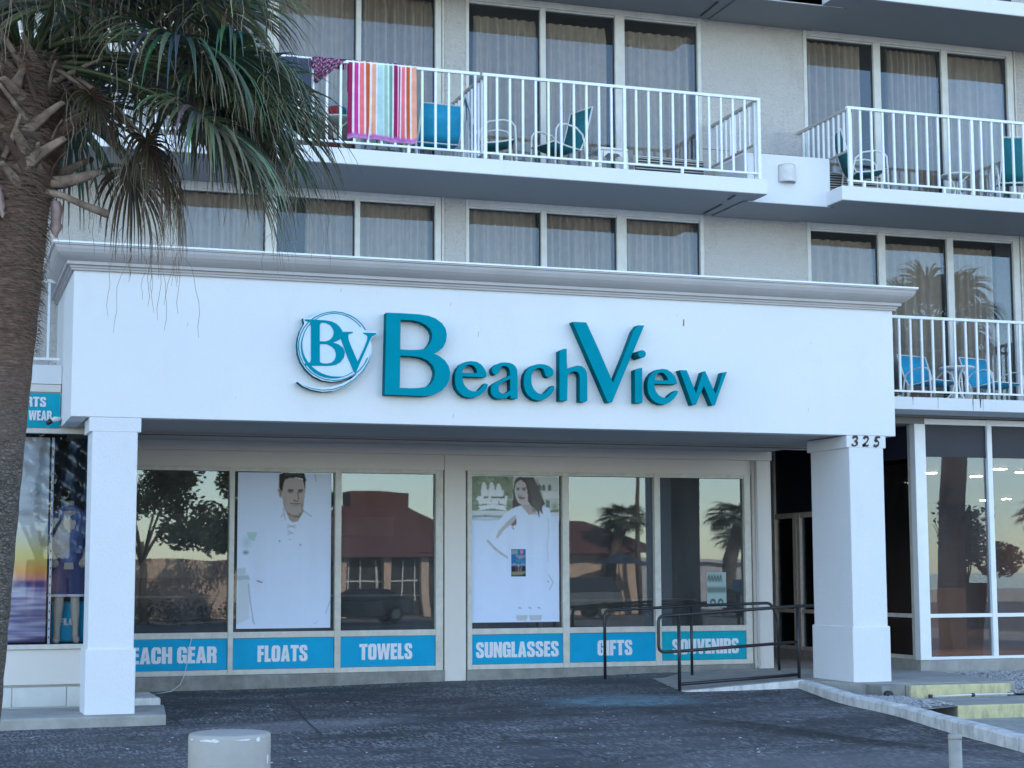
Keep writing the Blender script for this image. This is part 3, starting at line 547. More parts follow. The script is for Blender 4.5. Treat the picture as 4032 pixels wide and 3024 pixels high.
# cornice: swept profile around three sides
prof=[(0,4.93),(.035,4.93),(.035,4.955),(.05,4.955),(.05,4.985),(.085,4.985),(.085,5.02),(.105,5.03),(.13,5.045),(.165,5.07),(.195,5.10),(.215,5.14),(.22,5.17),(.235,5.175),(.235,5.19),(0,5.19)]
cb=MB(); path=[(1.41,22.0,(-1,0)),(1.41,19.43,(-1,-1)),(11.64,19.43,(1,-1)),(11.64,22.0,(1,0))]
for x,y,(dx,dy) in path: cb.v+=[(x+dx*o,y+dy*o,z) for o,z in prof]
n=len(prof)
for i in range(3):
    for j in range(n-1): a=i*n+j; cb.f.append((a,a+1,a+n+1,a+n))
cb.f+=[tuple(range(n)),tuple(range(3*n,4*n))[::-1]]
fixn(cb.build('cornice','cornice',C))
fb=MB(); o_=.245; fb.box(1.41-o_,11.64+o_,19.43-o_,22.0,5.192,5.212); fb.build('cornice_flashing','flash',C)
# columns
def column(x0,x1,y0,zb,zbase,zcap,yb,name='column'):
    b=MB(); b.box(x0,x1,y0,yb,zb,3.31); co=b.build(name,'column',C,bevel=.012)
    e=.022; MB().box(x0-e,x1+e,y0-e,yb+e,zb-.02,zbase).build('column_base','column',co,bevel=.015)
    e=.035; MB().box(x0-e,x1+e,y0-e+.03,yb+e,zcap,3.312).build('column_cap','column',co,bevel=.008)
    return co
column(1.645,2.135,19.43,.09,.80,3.155,20.0)
column(10.965,11.455,19.43,.20,.92,3.158,20.45)
# shop walls
W=22.7
def wb(*a): return box('shop_wall','shopwall',C,*a,bevel=.004)
wb(2.0,6.60,W,W+.2,2.99,3.32); wb(6.60,6.90,W-.02,W+.2,.16,3.32); wb(6.90,11.20,W,W+.2,2.99,3.32); wb(11.20,11.50,W-.03,W+.2,.20,3.32)
box('shop_return_wall','shopwall',C,11.32,11.50,W+.2,26,.2,3.32); box('shop_side_wall','dark',C,11.25,11.319,W+.2,31,.1,3.5)
box('shop_plinth','plinth',C,2.0,6.595,W-.06,W+.2,-.05,.302,bevel=.01); box('shop_plinth','plinth',C,6.905,11.19,W-.06,W+.2,-.05,.302,bevel=.01)
def shopfront(X,z0=.303,y=W-.03):
    f=MB(); d=.10
    f.box(X[0],X[1],y,y+d,z0,2.99); f.box(X[6],X[7],y,y+d,z0,2.99)
    for a,b in ((X[2],X[3]),(X[4],X[5])): f.box(a,b,y-.004,y+d,z0,2.99)
    for a,b in ((X[1],X[2]),(X[3],X[4]),(X[5],X[6])):
        f.box(a,b,y+.003,y+d,z0,.37); f.box(a,b,y+.003,y+d,.77,.84); f.box(a,b,y+.003,y+d,2.935,2.99)
    fo=f.build('shop_window','frame_dirty',C,bevel=.006)
    for a,b in ((X[1],X[2]),(X[3],X[4]),(X[5],X[6])):
        MB().box(a,b,y+.07,y+.076,.84,2.935).build('pane','glass_shop',fo)
        MB().box(a,b,y+.05,y+.056,.37,.77).build('lower_panel','mark',fo)
        MB().box(a,b,y+.012,y+.03,.84,.850).build('glazing_bead','frame_dirty',fo)
    return fo
S1=[2.10,2.17,3.683,3.75,5.087,5.171,6.473,6.578]; S2=[6.922,6.987,8.295,8.392,9.675,9.765,11.076,11.176]
shopfront(S1); shopfront(S2)
# downspout beside the shop window
dp=MB().tube([(11.235,22.62,3.2),(11.235,22.62,.40),(11.235,22.60,.30),(11.20,22.58,.245)],.022,8).build('downspout','cornice',C,True)
# shop interior shell
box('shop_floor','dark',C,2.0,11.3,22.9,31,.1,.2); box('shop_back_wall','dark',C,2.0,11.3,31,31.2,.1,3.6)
box('display_board','cornice',C,2.3,3.66,23.9,23.94,1.55,2.42); box('display_board','cornice',C,5.3,6.5,25.0,25.04,2.15,2.42); box('display_shelf','frame',C,2.2,6.5,23.6,23.9,1.28,1.31); box('display_shelf','frame',C,8.5,11.0,24.2,24.5,1.18,1.21)
box('display_rack','frame',C,8.45,8.50,24.1,24.6,.2,2.6); box('display_rack','frame',C,8.9,8.94,24.1,24.6,.2,2.6)
for x_,z_ in ((2.75,1.72),(3.35,1.62),(3.05,1.02)):
    q_=[(x_-.10,z_),(x_+.10,z_),(x_+.10,z_+.30),(x_+.20,z_+.24),(x_+.25,z_+.33),(x_+.10,z_+.46),(x_+.05,z_+.47),(x_,z_+.44),(x_-.05,z_+.47),(x_-.10,z_+.46),(x_-.25,z_+.33),(x_-.20,z_+.24),(x_-.10,z_+.30)]
    MB().prism(q_,[],23.80,23.83).build('hanging_shirt','navy',C)
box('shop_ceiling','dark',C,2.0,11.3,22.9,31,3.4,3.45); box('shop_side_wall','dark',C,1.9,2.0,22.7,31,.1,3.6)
# left wing shop front (set forward)
LY=20.9
box('left_wing_wall','shopwall',C,-6,2.0,LY,LY+.2,-.05,.34); box('left_wing_wall','shopwall',C,-6,2.0,LY+.004,LY+.2,.341,.74)
box('left_wing_return','shopwall',C,2.0,2.06,LY+.02,22.7,.0,3.6)
for i,x in enumerate((-2.1,-1.5,-.9,-.28,.33,.94,1.545)): box('wall_tile','tile',C,x+.004,x+.60,LY-.018,LY-.001,.09,.315,bevel=.004)
box('sill_ledge','concrete',C,-6,2.0,LY-.025,LY-.001,.325,.345)
lw=MB(); lw.box(-6,2.0,LY-.03,LY+.06,.745,.80); lw.box(-6,2.0,LY-.03,LY+.06,3.235,3.29); lw.box(1.94,2.0,LY-.03,LY+.06,.80,3.235); lw.box(-.25,-.17,LY-.03,LY+.06,.80,3.235)
lf=lw.build('shop_window','frame_dirty',C,bevel=.005)
MB().box(-.17,1.94,LY+.0,LY+.006,.80,3.235).build('pane','glass_clear',lf); MB().box(-6,-.25,LY+.0,LY+.006,.80,3.235).build('pane','glass_side',lf)
box('left_wing_floor','dark',C,-6,2.0,LY+.2,23.5,.6,.78); box('left_wing_back','dark',C,-6,2.0,23.5,23.6,.6,3.5)
box('left_wing_header','shopwall',C,-6,2.0,LY+.02,LY+.2,3.29,3.72)
box('header_moulding','shopwall',C,-6,1.40,LY-.02,LY+.2,3.72,3.76,bevel=.004); box('header_moulding','shopwall',C,-6,1.40,LY+.0,LY+.2,3.76,3.81)
box('balcony_slab','slab',C,-6,1.405,LY-.01,22.0,3.815,4.04,bevel=.006)
lr=MB(); lr.box(-6,1.38,LY+.02,LY+.05,4.10,4.13); lr.box(-6,1.38,LY+.01,LY+.06,5.02,5.06); lrr=lr.build('balcony_railing','rail',C)
x=-5.9
while x<1.3: baluster(lrr,x,LY+.035,4.13,5.02); x+=.42
# hotel lobby storefront, right
Y3=21.3
box('storefront_post','flash',C,13.05,13.21,Y3-.02,Y3+.12,.378,3.742,bevel=.006); box('storefront_plinth','concrete',C,13.06,34,Y3+.004,Y3+.2,-.05,.376,bevel=.01)
box('storefront_plinth','concrete',C,13.064,13.2,Y3+.2,26,-.05,.38)
def storefront():
    f=MB(); y=Y3; d=.09; xs=[13.212,13.235,14.238,14.317,15.33,15.41,16.43,16.51,17.55,17.63]
    f.box(xs[0],xs[1],y,y+d,.378,3.742)
    for i in range(2,len(xs)-1,2): f.box(xs[i],xs[i+1],y-.004,y+d,.378,3.742)
    for i in range(1,len(xs)-1,2):
        a,b=xs[i],xs[i+1]; f.box(a,b,y+.002,y+d,.378,.418); f.box(a,b,y+.002,y+d,.958,1.011); f.box(a,b,y+.002,y+d,3.66,3.742)
    fo=f.build('lobby_window','flash',C,bevel=.005)
    for i in range(1,len(xs)-1,2):
        a,b=xs[i],xs[i+1]
        MB().box(a,b,y+.05,y+.056,.418,.958).build('pane','glass_lobby',fo); MB().box(a,b,y+.05,y+.056,1.011,3.205).build('pane','glass_lobby',fo)
        MB().box(a,b,y+.04,y+.056,3.207,3.66).build('transom_panel','navy',fo)
storefront()
box('lobby_header','dark',C,17.7,34,Y3,Y3+.2,0,3.75)
def lobby_side():
    f=MB(); x=13.1; d=.08
    yy=[(21.43,21.55),(23.0,23.08),(24.84,24.92),(24.96,25.07),(25.7,25.85)]
    for i,(a,b) in enumerate(yy): f.box(x-.01,x+d,a,b,.38,3.74 if i not in (2,3) else 2.52)
    f.box(x,x+d,21.55,25.7,.38,.43); f.box(x,x+d,21.55,25.7,.955,1.01); f.box(x,x+d,21.55,25.7,3.66,3.74); f.box(x,x+d,24.0,25.7,2.46,2.54)
    fo=f.build('lobby_side_window','frame_dirty',C)
    for a,b in ((21.55,23.0),(23.08,24.84),(25.07,25.7)):
        MB().box(x+.04,x+.046,a,b,.43,.955).build('pane','glass_side',fo); MB().box(x+.04,x+.046,a,b,1.01,3.2).build('pane','glass_side',fo)
    MB().box(x+.03,x+.045,21.55,25.7,3.2,3.66).build('transom_panel','navy',fo); MB().box(x+.03,x+.038,24.0,25.7,2.54,3.2).build('transom_panel','navy',fo)
lobby_side()
box('entry_back_wall','dark',C,11.5,13.1,25.9,26.1,.1,3.74); box('entry_soffit','soffit',C,11.66,13.2,21.26,26,3.66,3.75)
box('lobby_floor','brown',C,13.2,34,21.5,37,.1,.236); box('lobby_back_wall','brown',C,13.2,34,37,37.2,.1,3.75); box('lobby_end_wall','brown',C,24,24.2,21.5,37,.1,3.75)
box('lobby_side_wall','brown',C,13.1,13.2,26.1,37,.1,3.75); box('lobby_ceiling','cornice',C,13.2,34,21.5,37,3.215,3.30)
box('reception_desk','brown',C,14.2,17.5,27.0,27.6,.236,1.3); box('lobby_column','cornice',C,15.6,15.9,28.2,28.5,.236,3.21)
for i_,(x,y,l,wd) in enumerate(((5.72,4.72,.05,.006),(6.06,4.37,.07,.008),(8.62,4.72,.04,.004),(10.45,4.45,.03,.006),(2.65,4.35,.05,.005),(5.75,3.40,.05,.007),(10.4,3.60,.05,.005),(3.2,3.55,.03,.004),(8.70,4.61,.09,.02),(4.4,4.83,.04,.008))):
    b=MB(); b.v+=[(x,19.4285,y),(x+wd,19.4285,y+.004),(x+wd*.6+.01,19.4285,y+l),(x+.008,19.4285,y+l*.95)]; b.f.append((0,1,2,3)); b.build('scuff','raildark' if i_!=8 else 'boot',C)
# paving seams
def seam(pts,wd=.014,m='mark'):
    b=MB()
    for i,(x,y) in enumerate(pts):
        a=pts[min(i+1,len(pts)-1)]; c=pts[max(i-1,0)]; d=Vector((a[0]-c[0],a[1]-c[1])).normalized(); n=Vector((-d.y,d.x))*wd*random.uniform(.5,1.2); z=rnd_asph(x,y)+.006
        b.v+=[(x+n.x,y+n.y,z),(x-n.x,y-n.y,z)]
    for i in range(len(pts)-1): b.f.append((2*i,2*i+1,2*i+3,2*i+2))
    tag(b.build('paving_seam',m),kind='structure')
seam([(4.25+.0*i+.03*random.uniform(-1,1)+ -.11*i*.5,22.4-.62*i) for i in range(9)])
seam([(3.2+.03*random.uniform(-1,1)-.05*i,22.2-.4*i) for i in range(7)],.008)
seam([(5.2+.6*i,21.75+.04*random.uniform(-1,1)) for i in range(8)],.008)
seam([(2.6+.55*i,13.4+.10*math.sin(i*1.3)+.05*random.uniform(-1,1)-.06*i) for i in range(13)],.012)
seam([(8.0+.12*i+.04*random.uniform(-1,1),17.8-.5*i) for i in range(9)],.010)
# ================================================================== signs
T=thing('channel_letter_sign',(6.9,19.43,3.9),'large raised teal lettering across the white fascia','sign')
names={'B':'letter','d':'dot'}
for ch,outer,holes in LET:
    y0=19.30 if ch!='d' else 19.19
    o=MB().prism(outer,holes,y0+.004,19.428).build('letter_return' if 0 else ('letter_dot' if ch=='d' else 'letter'),'tealside',T)
    if ch=='d': o['label']='round dot of the small i standing out on its post'
    MB().prism(outer,holes,y0,y0+.0039).build('letter_face','teal',o)
T=thing('round_logo_sign',(5.7,19.43,4.1),'round pale disc emblem with joined serif B and V in teal','sign')
d=MB().prism(LOGO['disc'],[],19.325,19.428).build('disc','tealside',T); MB().prism(LOGO['disc'],[],19.32,19.3249).build('disc_face','disc',d)
s=MB().prism(LOGO['sw'],[],19.319,19.426).build('swoosh','tealside',T); MB().prism(LOGO['sw'],[],19.314,19.3189).build('swoosh_face','disc',s)
MB().prism(LOGO['swl'],[],19.309,19.3139).build('swoosh_line','teal',s)
MB().prism(LOGO['ring'],[],19.314,19.3199).build('ring','teal',T); MB().prism(LOGO['band'],[],19.3135,19.3198).build('ring','teal',T)
MB().prism(LOGO['bv'],[LOGO['h1'],LOGO['h2']],19.311,19.3197).build('letters','teal',T)
# condensed poster alphabet
def rr(w,h,c=10): return [(c,0),(3,c*.9),(0,c*2.2),(0,h-c*2.2),(3,h-c*.9),(c+3,h),(w-c-3,h),(w-3,h-c*.9),(w,h-c*2.2),(w,c*2.2),(w-3,c*.9),(w-c,0)]
G={
'A':(58,[(0,0),(17,100),(41,100),(58,0),(36,0),(34,18),(24,18),(22,0)],[[(26,36),(32,36),(29,74)]]),
'B':(56,[(0,0),(0,100),(38,100),(50,92),(54,80),(54,66),(46,54),(55,44),(56,20),(50,6),(38,0)],[[(23,60),(23,82),(30,82),(32,78),(32,63),(29,60)],[(23,18),(23,42),(30,42),(33,38),(33,22),(30,18)]]),
'C':(55,[(12,0),(2,10),(0,25),(0,75),(3,90),(14,100),(42,100),(52,90),(55,76),(55,60),(33,60),(33,80),(28,83),(23,80),(23,20),(28,16),(33,20),(33,42),(55,42),(55,24),(52,9),(42,0)],[]),
'E':(43,[(0,0),(0,100),(42,100),(42,80),(23,80),(23,62),(40,62),(40,43),(23,43),(23,20),(43,20),(43,0)],[]),
'F':(42,[(0,0),(0,100),(42,100),(42,80),(23,80),(23,61),(39,61),(39,42),(23,42),(23,0)],[]),
'G':(55,[(12,0),(2,10),(0,25),(0,75),(3,90),(14,100),(42,100),(52,90),(55,76),(55,62),(33,62),(33,80),(28,83),(23,80),(23,20),(28,16),(33,20),(33,36),(28,36),(28,52),(55,52),(55,0),(42,0),(40,7),(32,0)],[]),
'H':(57,[(0,0),(0,100),(23,100),(23,60),(34,60),(34,100),(57,100),(57,0),(34,0),(34,42),(23,42),(23,0)],[]),
'I':(24,[(0,0),(0,100),(24,100),(24,0)],[]),
'L':(40,[(0,0),(0,100),(23,100),(23,20),(40,20),(40,0)],[]),
'N':(56,[(0,0),(0,100),(20,100),(36,54),(36,100),(56,100),(56,0),(37,0),(20,46),(20,0)],[]),
'O':(56,rr(56,100),[[(23,22),(23,78),(28,83),(33,78),(33,22),(28,17)]]),
'P':(54,[(0,0),(0,100),(38,100),(50,93),(54,80),(54,58),(50,44),(38,38),(23,38),(23,0)],[[(23,56),(23,82),(30,82),(32,78),(32,60),(29,56)]]),
'R':(54,[(0,0),(0,100),(38,100),(50,93),(54,80),(54,62),(47,50),(53,42),(54,0),(32,0),(32,38),(29,42),(23,42),(23,0)],[[(23,58),(23,82),(30,82),(32,78),(32,62),(29,58)]]),
'S':(54,[(12,0),(3,9),(0,22),(0,36),(21,36),(21,22),(26,16),(31,20),(32,30),(28,38),(8,54),(1,66),(0,80),(4,92),(14,100),(40,100),(49,92),(52,80),(52,68),(31,68),(31,80),(27,84),(22,81),(21,72),(25,65),(44,51),(52,40),(54,22),(50,8),(40,0)],[]),
'T':(53,[(15,0),(15,80),(0,80),(0,100),(53,100),(53,80),(38,80),(38,0)],[]),
'U':(56,[(12,0),(2,9),(0,22),(0,100),(23,100),(23,20),(28,16),(33,20),(33,100),(56,100),(56,22),(53,8),(43,0)],[]),
'V':(58,[(16,0),(0,100),(22,100),(29,36),(36,100),(58,100),(42,0)],[]),
'W':(86,[(12,0),(0,100),(21,100),(26,40),(34,100),(52,100),(59,40),(65,100),(86,100),(74,0),(52,0),(43,56),(34,0)],[]),
' ':(20,None,[])}
def text(parent,s,x0,x1,z0,z1,y,m='white',d=.003):
    tot=sum(G[c][0] for c in s)+4*(len(s)-1); sx=(x1-x0)/tot; sz=(z1-z0)/100; x=x0
    for c in s:
        w_,o,hs=G[c]
        if o: MB().prism([(x+a*sx,z0+b*sz) for a,b in o],[[(x+a*sx,z0+b*sz) for a,b in h] for h in hs],y-d,y).build('letter',m,parent)
        x+=(w_+4)*sx
def winsign(s,X0,X1,tx0,tx1,z0=.462,z1=.672,label='',m='signblue'):
    t=thing('window_sign',((X0+X1)/2,22.69,.37),label,'sign','word panels under the shop windows')
    MB().box(X0+.004,X1-.004,22.692,22.717,.374,.766).build('panel',m,t)
    text(t,s,tx0,tx1,z0,z1,22.691)
winsign('BEACH GEAR',2.17,3.683,2.33,3.545,label='blue panel reading BEACH GEAR beside the left column')
winsign('FLOATS',3.75,5.087,4.075,4.735,label='blue panel reading FLOATS under the poster of a man')
winsign('TOWELS',5.171,6.473,5.43,6.155,label='blue panel reading TOWELS left of the middle wall pier')
winsign('SUNGLASSES',6.987,8.295,7.045,8.235,.458,.668,label='blue panel reading SUNGLASSES under the poster of a woman')
winsign('GIFTS',8.392,9.675,8.805,9.325,.458,.668,label='blue panel reading GIFTS behind the left end of the handrail')
winsign('SOUVENIRS',9.765,11.076,9.93,10.96,.455,.665,label='greenish blue panel reading SOUVENIRS behind the near handrail',m='signteal')
t=thing('banner_sign',(0.7,20.9,3.3),'teal banner ending in RTS over WEAR above the left display window','sign')
b=MB(); n=14
for i in range(n+1):
    for j in range(5):
        x=-1.2+2.595*i/n; z=3.305+.40*j/4; b.v.append((x,20.89-.006*math.sin(i*1.3+j*.8)-.004*(j==0),z))
for i in range(n):
    for j in range(4): a=i*5+j; b.f.append((a,a+5,a+6,a+1))
b.build('banner','signteal',t,True)
text(t,'SPORTS',.77,1.235,3.545,3.66,20.88,d=.002); text(t,'WEAR',1.04,1.30,3.385,3.50,20.88,d=.002)
# house number
t=thing('house_number',(11.2,19.43,3.16),'black slanted digits 325 on the cap of the right column','house number')
def stroke(b,pts,wf,x0,z0,sx,sz,y):
    P=[Vector((x0+(px+.12*pz)*sx,z0+pz*sz)) for px,pz in pts]; n=len(P)
    for i in range(n-1):
        d=(P[i+1]-P[i]).normalized(); q=Vector((-d.y,d.x)); w0=wf[i]*.5; w1=wf[i+1]*.5; e=d*.003
        a=[P[i]-e+q*w0,P[i]-e-q*w0,P[i+1]+e-q*w1,P[i+1]+e+q*w1]
        b.prism([(v.x,v.y) for v in a],[],y-.006,y)
D={'3':[[(.08,.78),(.25,.97),(.6,.97),(.74,.78),(.6,.57),(.38,.52)],[(.38,.52),(.68,.42),(.74,.2),(.5,.02),(.18,.03),(.02,.18)]],
'2':[[(.08,.75),(.25,.96),(.58,.97),(.74,.76),(.62,.5),(.3,.25),(.02,.05),(.3,.1),(.62,.02),(.82,.14)]],
'5':[[(.85,.97),(.34,.95),(.2,.53),(.48,.6),(.72,.42),(.64,.14),(.34,.01),(.04,.12)]]}
for ch,x0 in (('3',11.0),('2',11.155),('5',11.31)):
    b=MB()
    for k,s_ in enumerate(D[ch]): stroke(b,s_,[.026+.010*math.sin(i*1.2+k) for i in range(len(s_))],x0,3.178,.10,.125,19.424+.0003*k)
    b.build('digit','black',t)
# ================================================================== printed posters (colour attribute on a fine grid)
class Canvas:
    def __init__(s,x0,x1,y0,y1,nx,ny,col):
        s.nx,s.ny=nx,ny; s.X,s.Y=np.meshgrid(np.linspace(x0,x1,nx),np.linspace(y0,y1,ny)); s.px=(x1-x0)/nx
        s.C=np.ones((ny,nx,3))*np.array(col)
    def blend(s,a,col): a=a[...,None]; s.C=s.C*(1-a)+np.array(col)*a
    def poly(s,pts,col,al=1.):
        ins=np.zeros(s.X.shape,bool); n=len(pts)
        for i in range(n):
            x0,y0=pts[i];x1,y1=pts[(i+1)%n]
            if y0==y1: continue
            c=((y0>s.Y)!=(y1>s.Y)); ins^= c&(s.X<(x1-x0)*(s.Y-y0)/(y1-y0)+x0)
        s.blend(ins*al,col)
    def ell(s,cx,cy,rx,ry,col,al=1.,soft=.3):
        d=np.sqrt(((s.X-cx)/rx)**2+((s.Y-cy)/ry)**2); s.blend(np.clip((1-d)/soft,0,1)*al,col)
    def line(s,pts,w,col,al=1.):
        for (x0,y0),(x1,y1) in zip(pts[:-1],pts[1:]):
            L=(x1-x0)**2+(y1-y0)**2+1e-9; t=np.clip(((s.X-x0)*(x1-x0)+(s.Y-y0)*(y1-y0))/L,0,1)
            d=np.hypot(s.X-x0-t*(x1-x0),s.Y-y0-t*(y1-y0)); s.blend(np.clip((w-d)/max(s.px*.8,.1)+.5,0,1)*al,col)
    def mesh(s,name,X0,X1,Z0,Z1,y,parent=None,m='print',back=.003):
        b=MB(); ny,nx=s.ny,s.nx; P_=np.pad(s.C,((1,1),(1,1),(0,0)),mode='edge'); s.C=(P_[:-2,1:-1]+P_[2:,1:-1]+P_[1:-1,:-2]+P_[1:-1,2:]+2*P_[1:-1,1:-1])/6
        xs=np.linspace(X0,X1,nx); zs=np.linspace(Z1,Z0,ny)
        for j in range(ny):
            for i in range(nx): b.v.append((xs[i],y,zs[j])); b.c.append(tuple(np.clip(s.C[j,i],0,1)))
        for j in range(ny-1):
            for i in range(nx-1): a=j*nx+i; b.f.append((a,a+nx,a+nx+1,a+1))
        k=len(b.v); b.v+=[(X0,y,Z1),(X1,y,Z1),(X1,y,Z0),(X0,y,Z0),(X0,y+back,Z1),(X1,y+back,Z1),(X1,y+back,Z0),(X0,y+back,Z0)]; b.c+=[(.6,.6,.6)]*8
        b.f+=[(k+4,k+5,k+6,k+7),(k,k+1,k+5,k+4),(k+1,k+2,k+6,k+5),(k+2,k+3,k+7,k+6),(k+3,k,k+4,k+7)]
        return b.build(name,m,parent)
# man poster (shared pixel grid of the printed picture)
def q7(pts): return [(1000+x/4.609,1840+y/4.609) for x,y in pts]
c=Canvas(930,1310,1864,2470,170,270,(.58,.65,.81))
for cx_,cy_,rx_,ry_,al_ in ((1010,2230,50,210,.25),(1240,2200,45,230,.25),(1120,2330,70,120,.12),(1075,2180,18,160,.10),(1180,2250,16,170,.12),(1290,2150,30,200,.2)): c.ell(cx_,cy_,rx_,ry_,(.44,.49,.62),al_,1.)
c.C*=(1+.06*np.clip((c.Y-1864)/600,0,1))[...,None]
sk=(.40,.33,.31); sh=(.13,.095,.085); hr=(.02,.016,.016)
c.poly(q7([(525,700),(640,960),(700,1005),(800,985),(850,900),(915,795),(880,740)]),(.33,.26,.24))
c.poly(q7([(500,300),(505,580),(520,700),(580,790),(680,860),(780,870),(860,810),(900,700),(925,540),(935,420),(920,250),(700,180),(540,200)]),sk)
c.poly(q7([(420,400),(470,400),(500,470),(495,580),(450,550),(425,480)]),sk); c.line(q7([(440,430),(475,470),(465,530)]),2.2,sh)
c.poly(q7([(435,140),(520,100),(910,100),(945,220),(930,420),(905,300),(880,210),(760,190),(620,205),(545,240),(520,330),(500,460),(445,400),(435,250)]),hr)
c.line(q7([(560,150),(700,130),(860,160)]),3,(.10,.08,.075),.6)
c.poly(q7([(600,420),(640,400),(725,415),(715,440),(600,455)]),(.09,.07,.07)); c.poly(q7([(790,420),(850,400),(900,410),(895,440),(800,450)]),(.09,.07,.07))
c.line(q7([(630,462),(700,462)]),2.2,sh,.9); c.line(q7([(805,462),(870,458)]),2.2,sh,.9)
c.line(q7([(792,470),(805,560),(805,600)]),2.3,sh,.9); c.poly(q7([(705,590),(740,600),(760,625),(805,600),(800,630),(760,640),(720,620)]),(.12,.09,.085))
c.line(q7([(655,665),(700,665),(760,670),(835,665)]),2.6,(.16,.11,.10)); c.line(q7([(700,700),(760,715),(810,700)]),2.2,(.30,.22,.21))
c.ell(*q7([(880,700)])[0],9,30,sh,.6,.9); c.ell(*q7([(560,650)])[0],8,42,(.30,.235,.22),.6,.9)
c.poly(q7([(540,740),(600,830),(700,885),(800,885),(880,820),(905,790),(870,850),(830,930),(700,900),(610,860)]),(.15,.12,.11),.9)
ink=(.22,.24,.27)
for l in ([(605,1050),(760,1105)],[(605,1100),(760,1055)],[(610,1155),(720,1210)],[(615,1220),(665,1205)],[(640,1315),(665,1315)],[(525,740),(560,960)],[(485,910),(530,850)],[(910,800),(1060,900)],[(1110,130),(1135,250)]): c.line(q7(l),1.6,ink,.8)
for p in ((462,1345),(852,1408)): c.ell(*q7([p])[0],4,4,(.1,.12,.2),.9)
def o3(pts): return [(500+x/1.7015,1750+y/1.7015) for x,y in pts]
c.ell(*o3([(795,660)])[0],28,34,(.36,.50,.52),.75,.9); c.ell(*o3([(790,725)])[0],18,12,(.10,.14,.15),.8,.8); c.poly(o3([(795,592),(868,592),(850,650),(810,640)]),(.35,.52,.50),.8)
c.poly(o3([(735,830),(790,825),(790,870),(735,870)]),(.42,.52,.52),.8); c.poly(o3([(730,876),(810,876),(825,905),(730,908)]),(.36,.42,.47),.9); c.poly(o3([(742,908),(812,908),(820,1160),(730,1200)]),(.52,.56,.60),.8)
c.line(o3([(812,930),(820,1010),(845,1170),(855,1195)]),2,(.20,.24,.28),.8); c.line(o3([(870,912),(903,922)]),2.5,(.18,.13,.10)); c.line(o3([(1375,1050),(1345,1130)]),1.6,ink,.7); c.line(o3([(1265,1200),(1290,1180)]),1.4,ink,.6)
p=c.mesh('poster',3.80,5.045,.89,2.925,22.735); tag(p,'tall pale poster of a dark haired man in a white laced shirt','poster')
# woman poster
def q8(pts): return [(1840+x/4.1475,1860+y/4.1475) for x,y in pts]
c=Canvas(1858,2203,1876,2452,160,266,(.62,.71,.92))
gr_=(.16,.20,.15)
c.poly(q8([(70,60),(760,60),(740,640),(70,640)]),(.22,.28,.20))
for _ in range(60):
    x,y=random.uniform(70,740),random.uniform(60,600); c.ell(*q8([(x,y)])[0],random.uniform(4,16),random.uniform(4,13),random.choice([(.10,.13,.09),(.30,.38,.28),(.42,.46,.40),(.25,.17,.11)]),.7,.9)
c.poly(q8([(760,60),(1510,60),(1510,640),(740,640)]),(.52,.55,.54)); c.poly(q8([(1120,330),(1510,310),(1510,420),(1250,430)]),(.62,.64,.62))
for x in (1230,1330,1160): c.poly(q8([(x,300),(x,220),(x+30,190),(x+58,220),(x+58,300)]),(.13,.16,.17))
c.poly(q8([(1290,450),(1360,460),(1360,640),(1300,640)]),(.15,.20,.22)); c.ell(*q8([(1440,560)])[0],18,24,(.22,.30,.20),.8,.8); c.poly(q8([(1370,620),(1510,600),(1510,660),(1370,660)]),(.2,.25,.17))
c.poly(q8([(70,640),(1510,665),(1510,720),(70,700)]),(.60,.64,.68)); 
c.line(q8([(90,735),(300,725),(580,735)]),5,(.22,.25,.2),.8); c.line(q8([(90,775),(300,785),(560,770)]),4,(.40,.52,.50),.8)
wh=(.72,.76,.82); FOLD=[(2010,2180,22,120,.3),(2090,2150,18,160,.28),(2150,2230,16,180,.3),(2040,2330,40,80,.2),(1960,2200,30,90,.18)]
c.poly(q8([(730,600),(870,550),(1000,650),(1180,760),(1250,560),(1350,580),(1390,740),(1390,1200),(1310,1400),(700,1400),(330,1140),(480,850),(600,700)]),(.64,.73,.93))
c.poly(q8([(790,110),(960,120),(1010,400),(1010,560),(1080,690),(1010,700),(930,600),(850,480),(800,330)]),(.50,.46,.46))
c.poly(q8([(880,540),(1030,520),(1150,680),(1010,700)]),(.42,.37,.36)); 
c.poly(q8([(870,75),(1090,80),(1180,260),(1240,420),(1280,520),(1230,560),(1240,700),(1190,620),(1190,780),(1150,640),(1060,560),(1000,480),(990,300),(960,180),(880,120),(800,180),(775,300),(800,420),(840,500),(900,540),(780,580),(740,600),(750,450),(755,300),(780,140),(820,90)]),(.085,.075,.075))
for k in range(9): c.line(q8([(980+k*22,120),(1060+k*22,380),(1080+k*14,640)]),1.6,(.17,.15,.145),.7)
c.ell(*q8([(835,285)])[0],7,4.5,(.08,.06,.06),.9,.5); c.ell(*q8([(935,285)])[0],9,5,(.08,.06,.06),.9,.5); c.line(q8([(810,262),(860,262)]),1.8,(.15,.1,.1)); c.line(q8([(900,262),(970,255)]),1.8,(.15,.1,.1))
c.line(q8([(845,370),(850,405),(885,410),(895,380)]),1.8,(.2,.14,.14)); c.line(q8([(850,415),(890,430),(940,420)]),2.8,(.18,.11,.11)); c.line(q8([(865,448),(930,440)]),1.8,(.35,.26,.26))
c.poly(q8([(800,700),(810,860),(740,890),(700,870),(600,960),(500,1090),(470,1080),(520,960),(700,770)]),(.40,.37,.37),.8); c.poly(q8([(805,760),(808,860),(750,892),(715,870)]),(.17,.11,.10),.9)
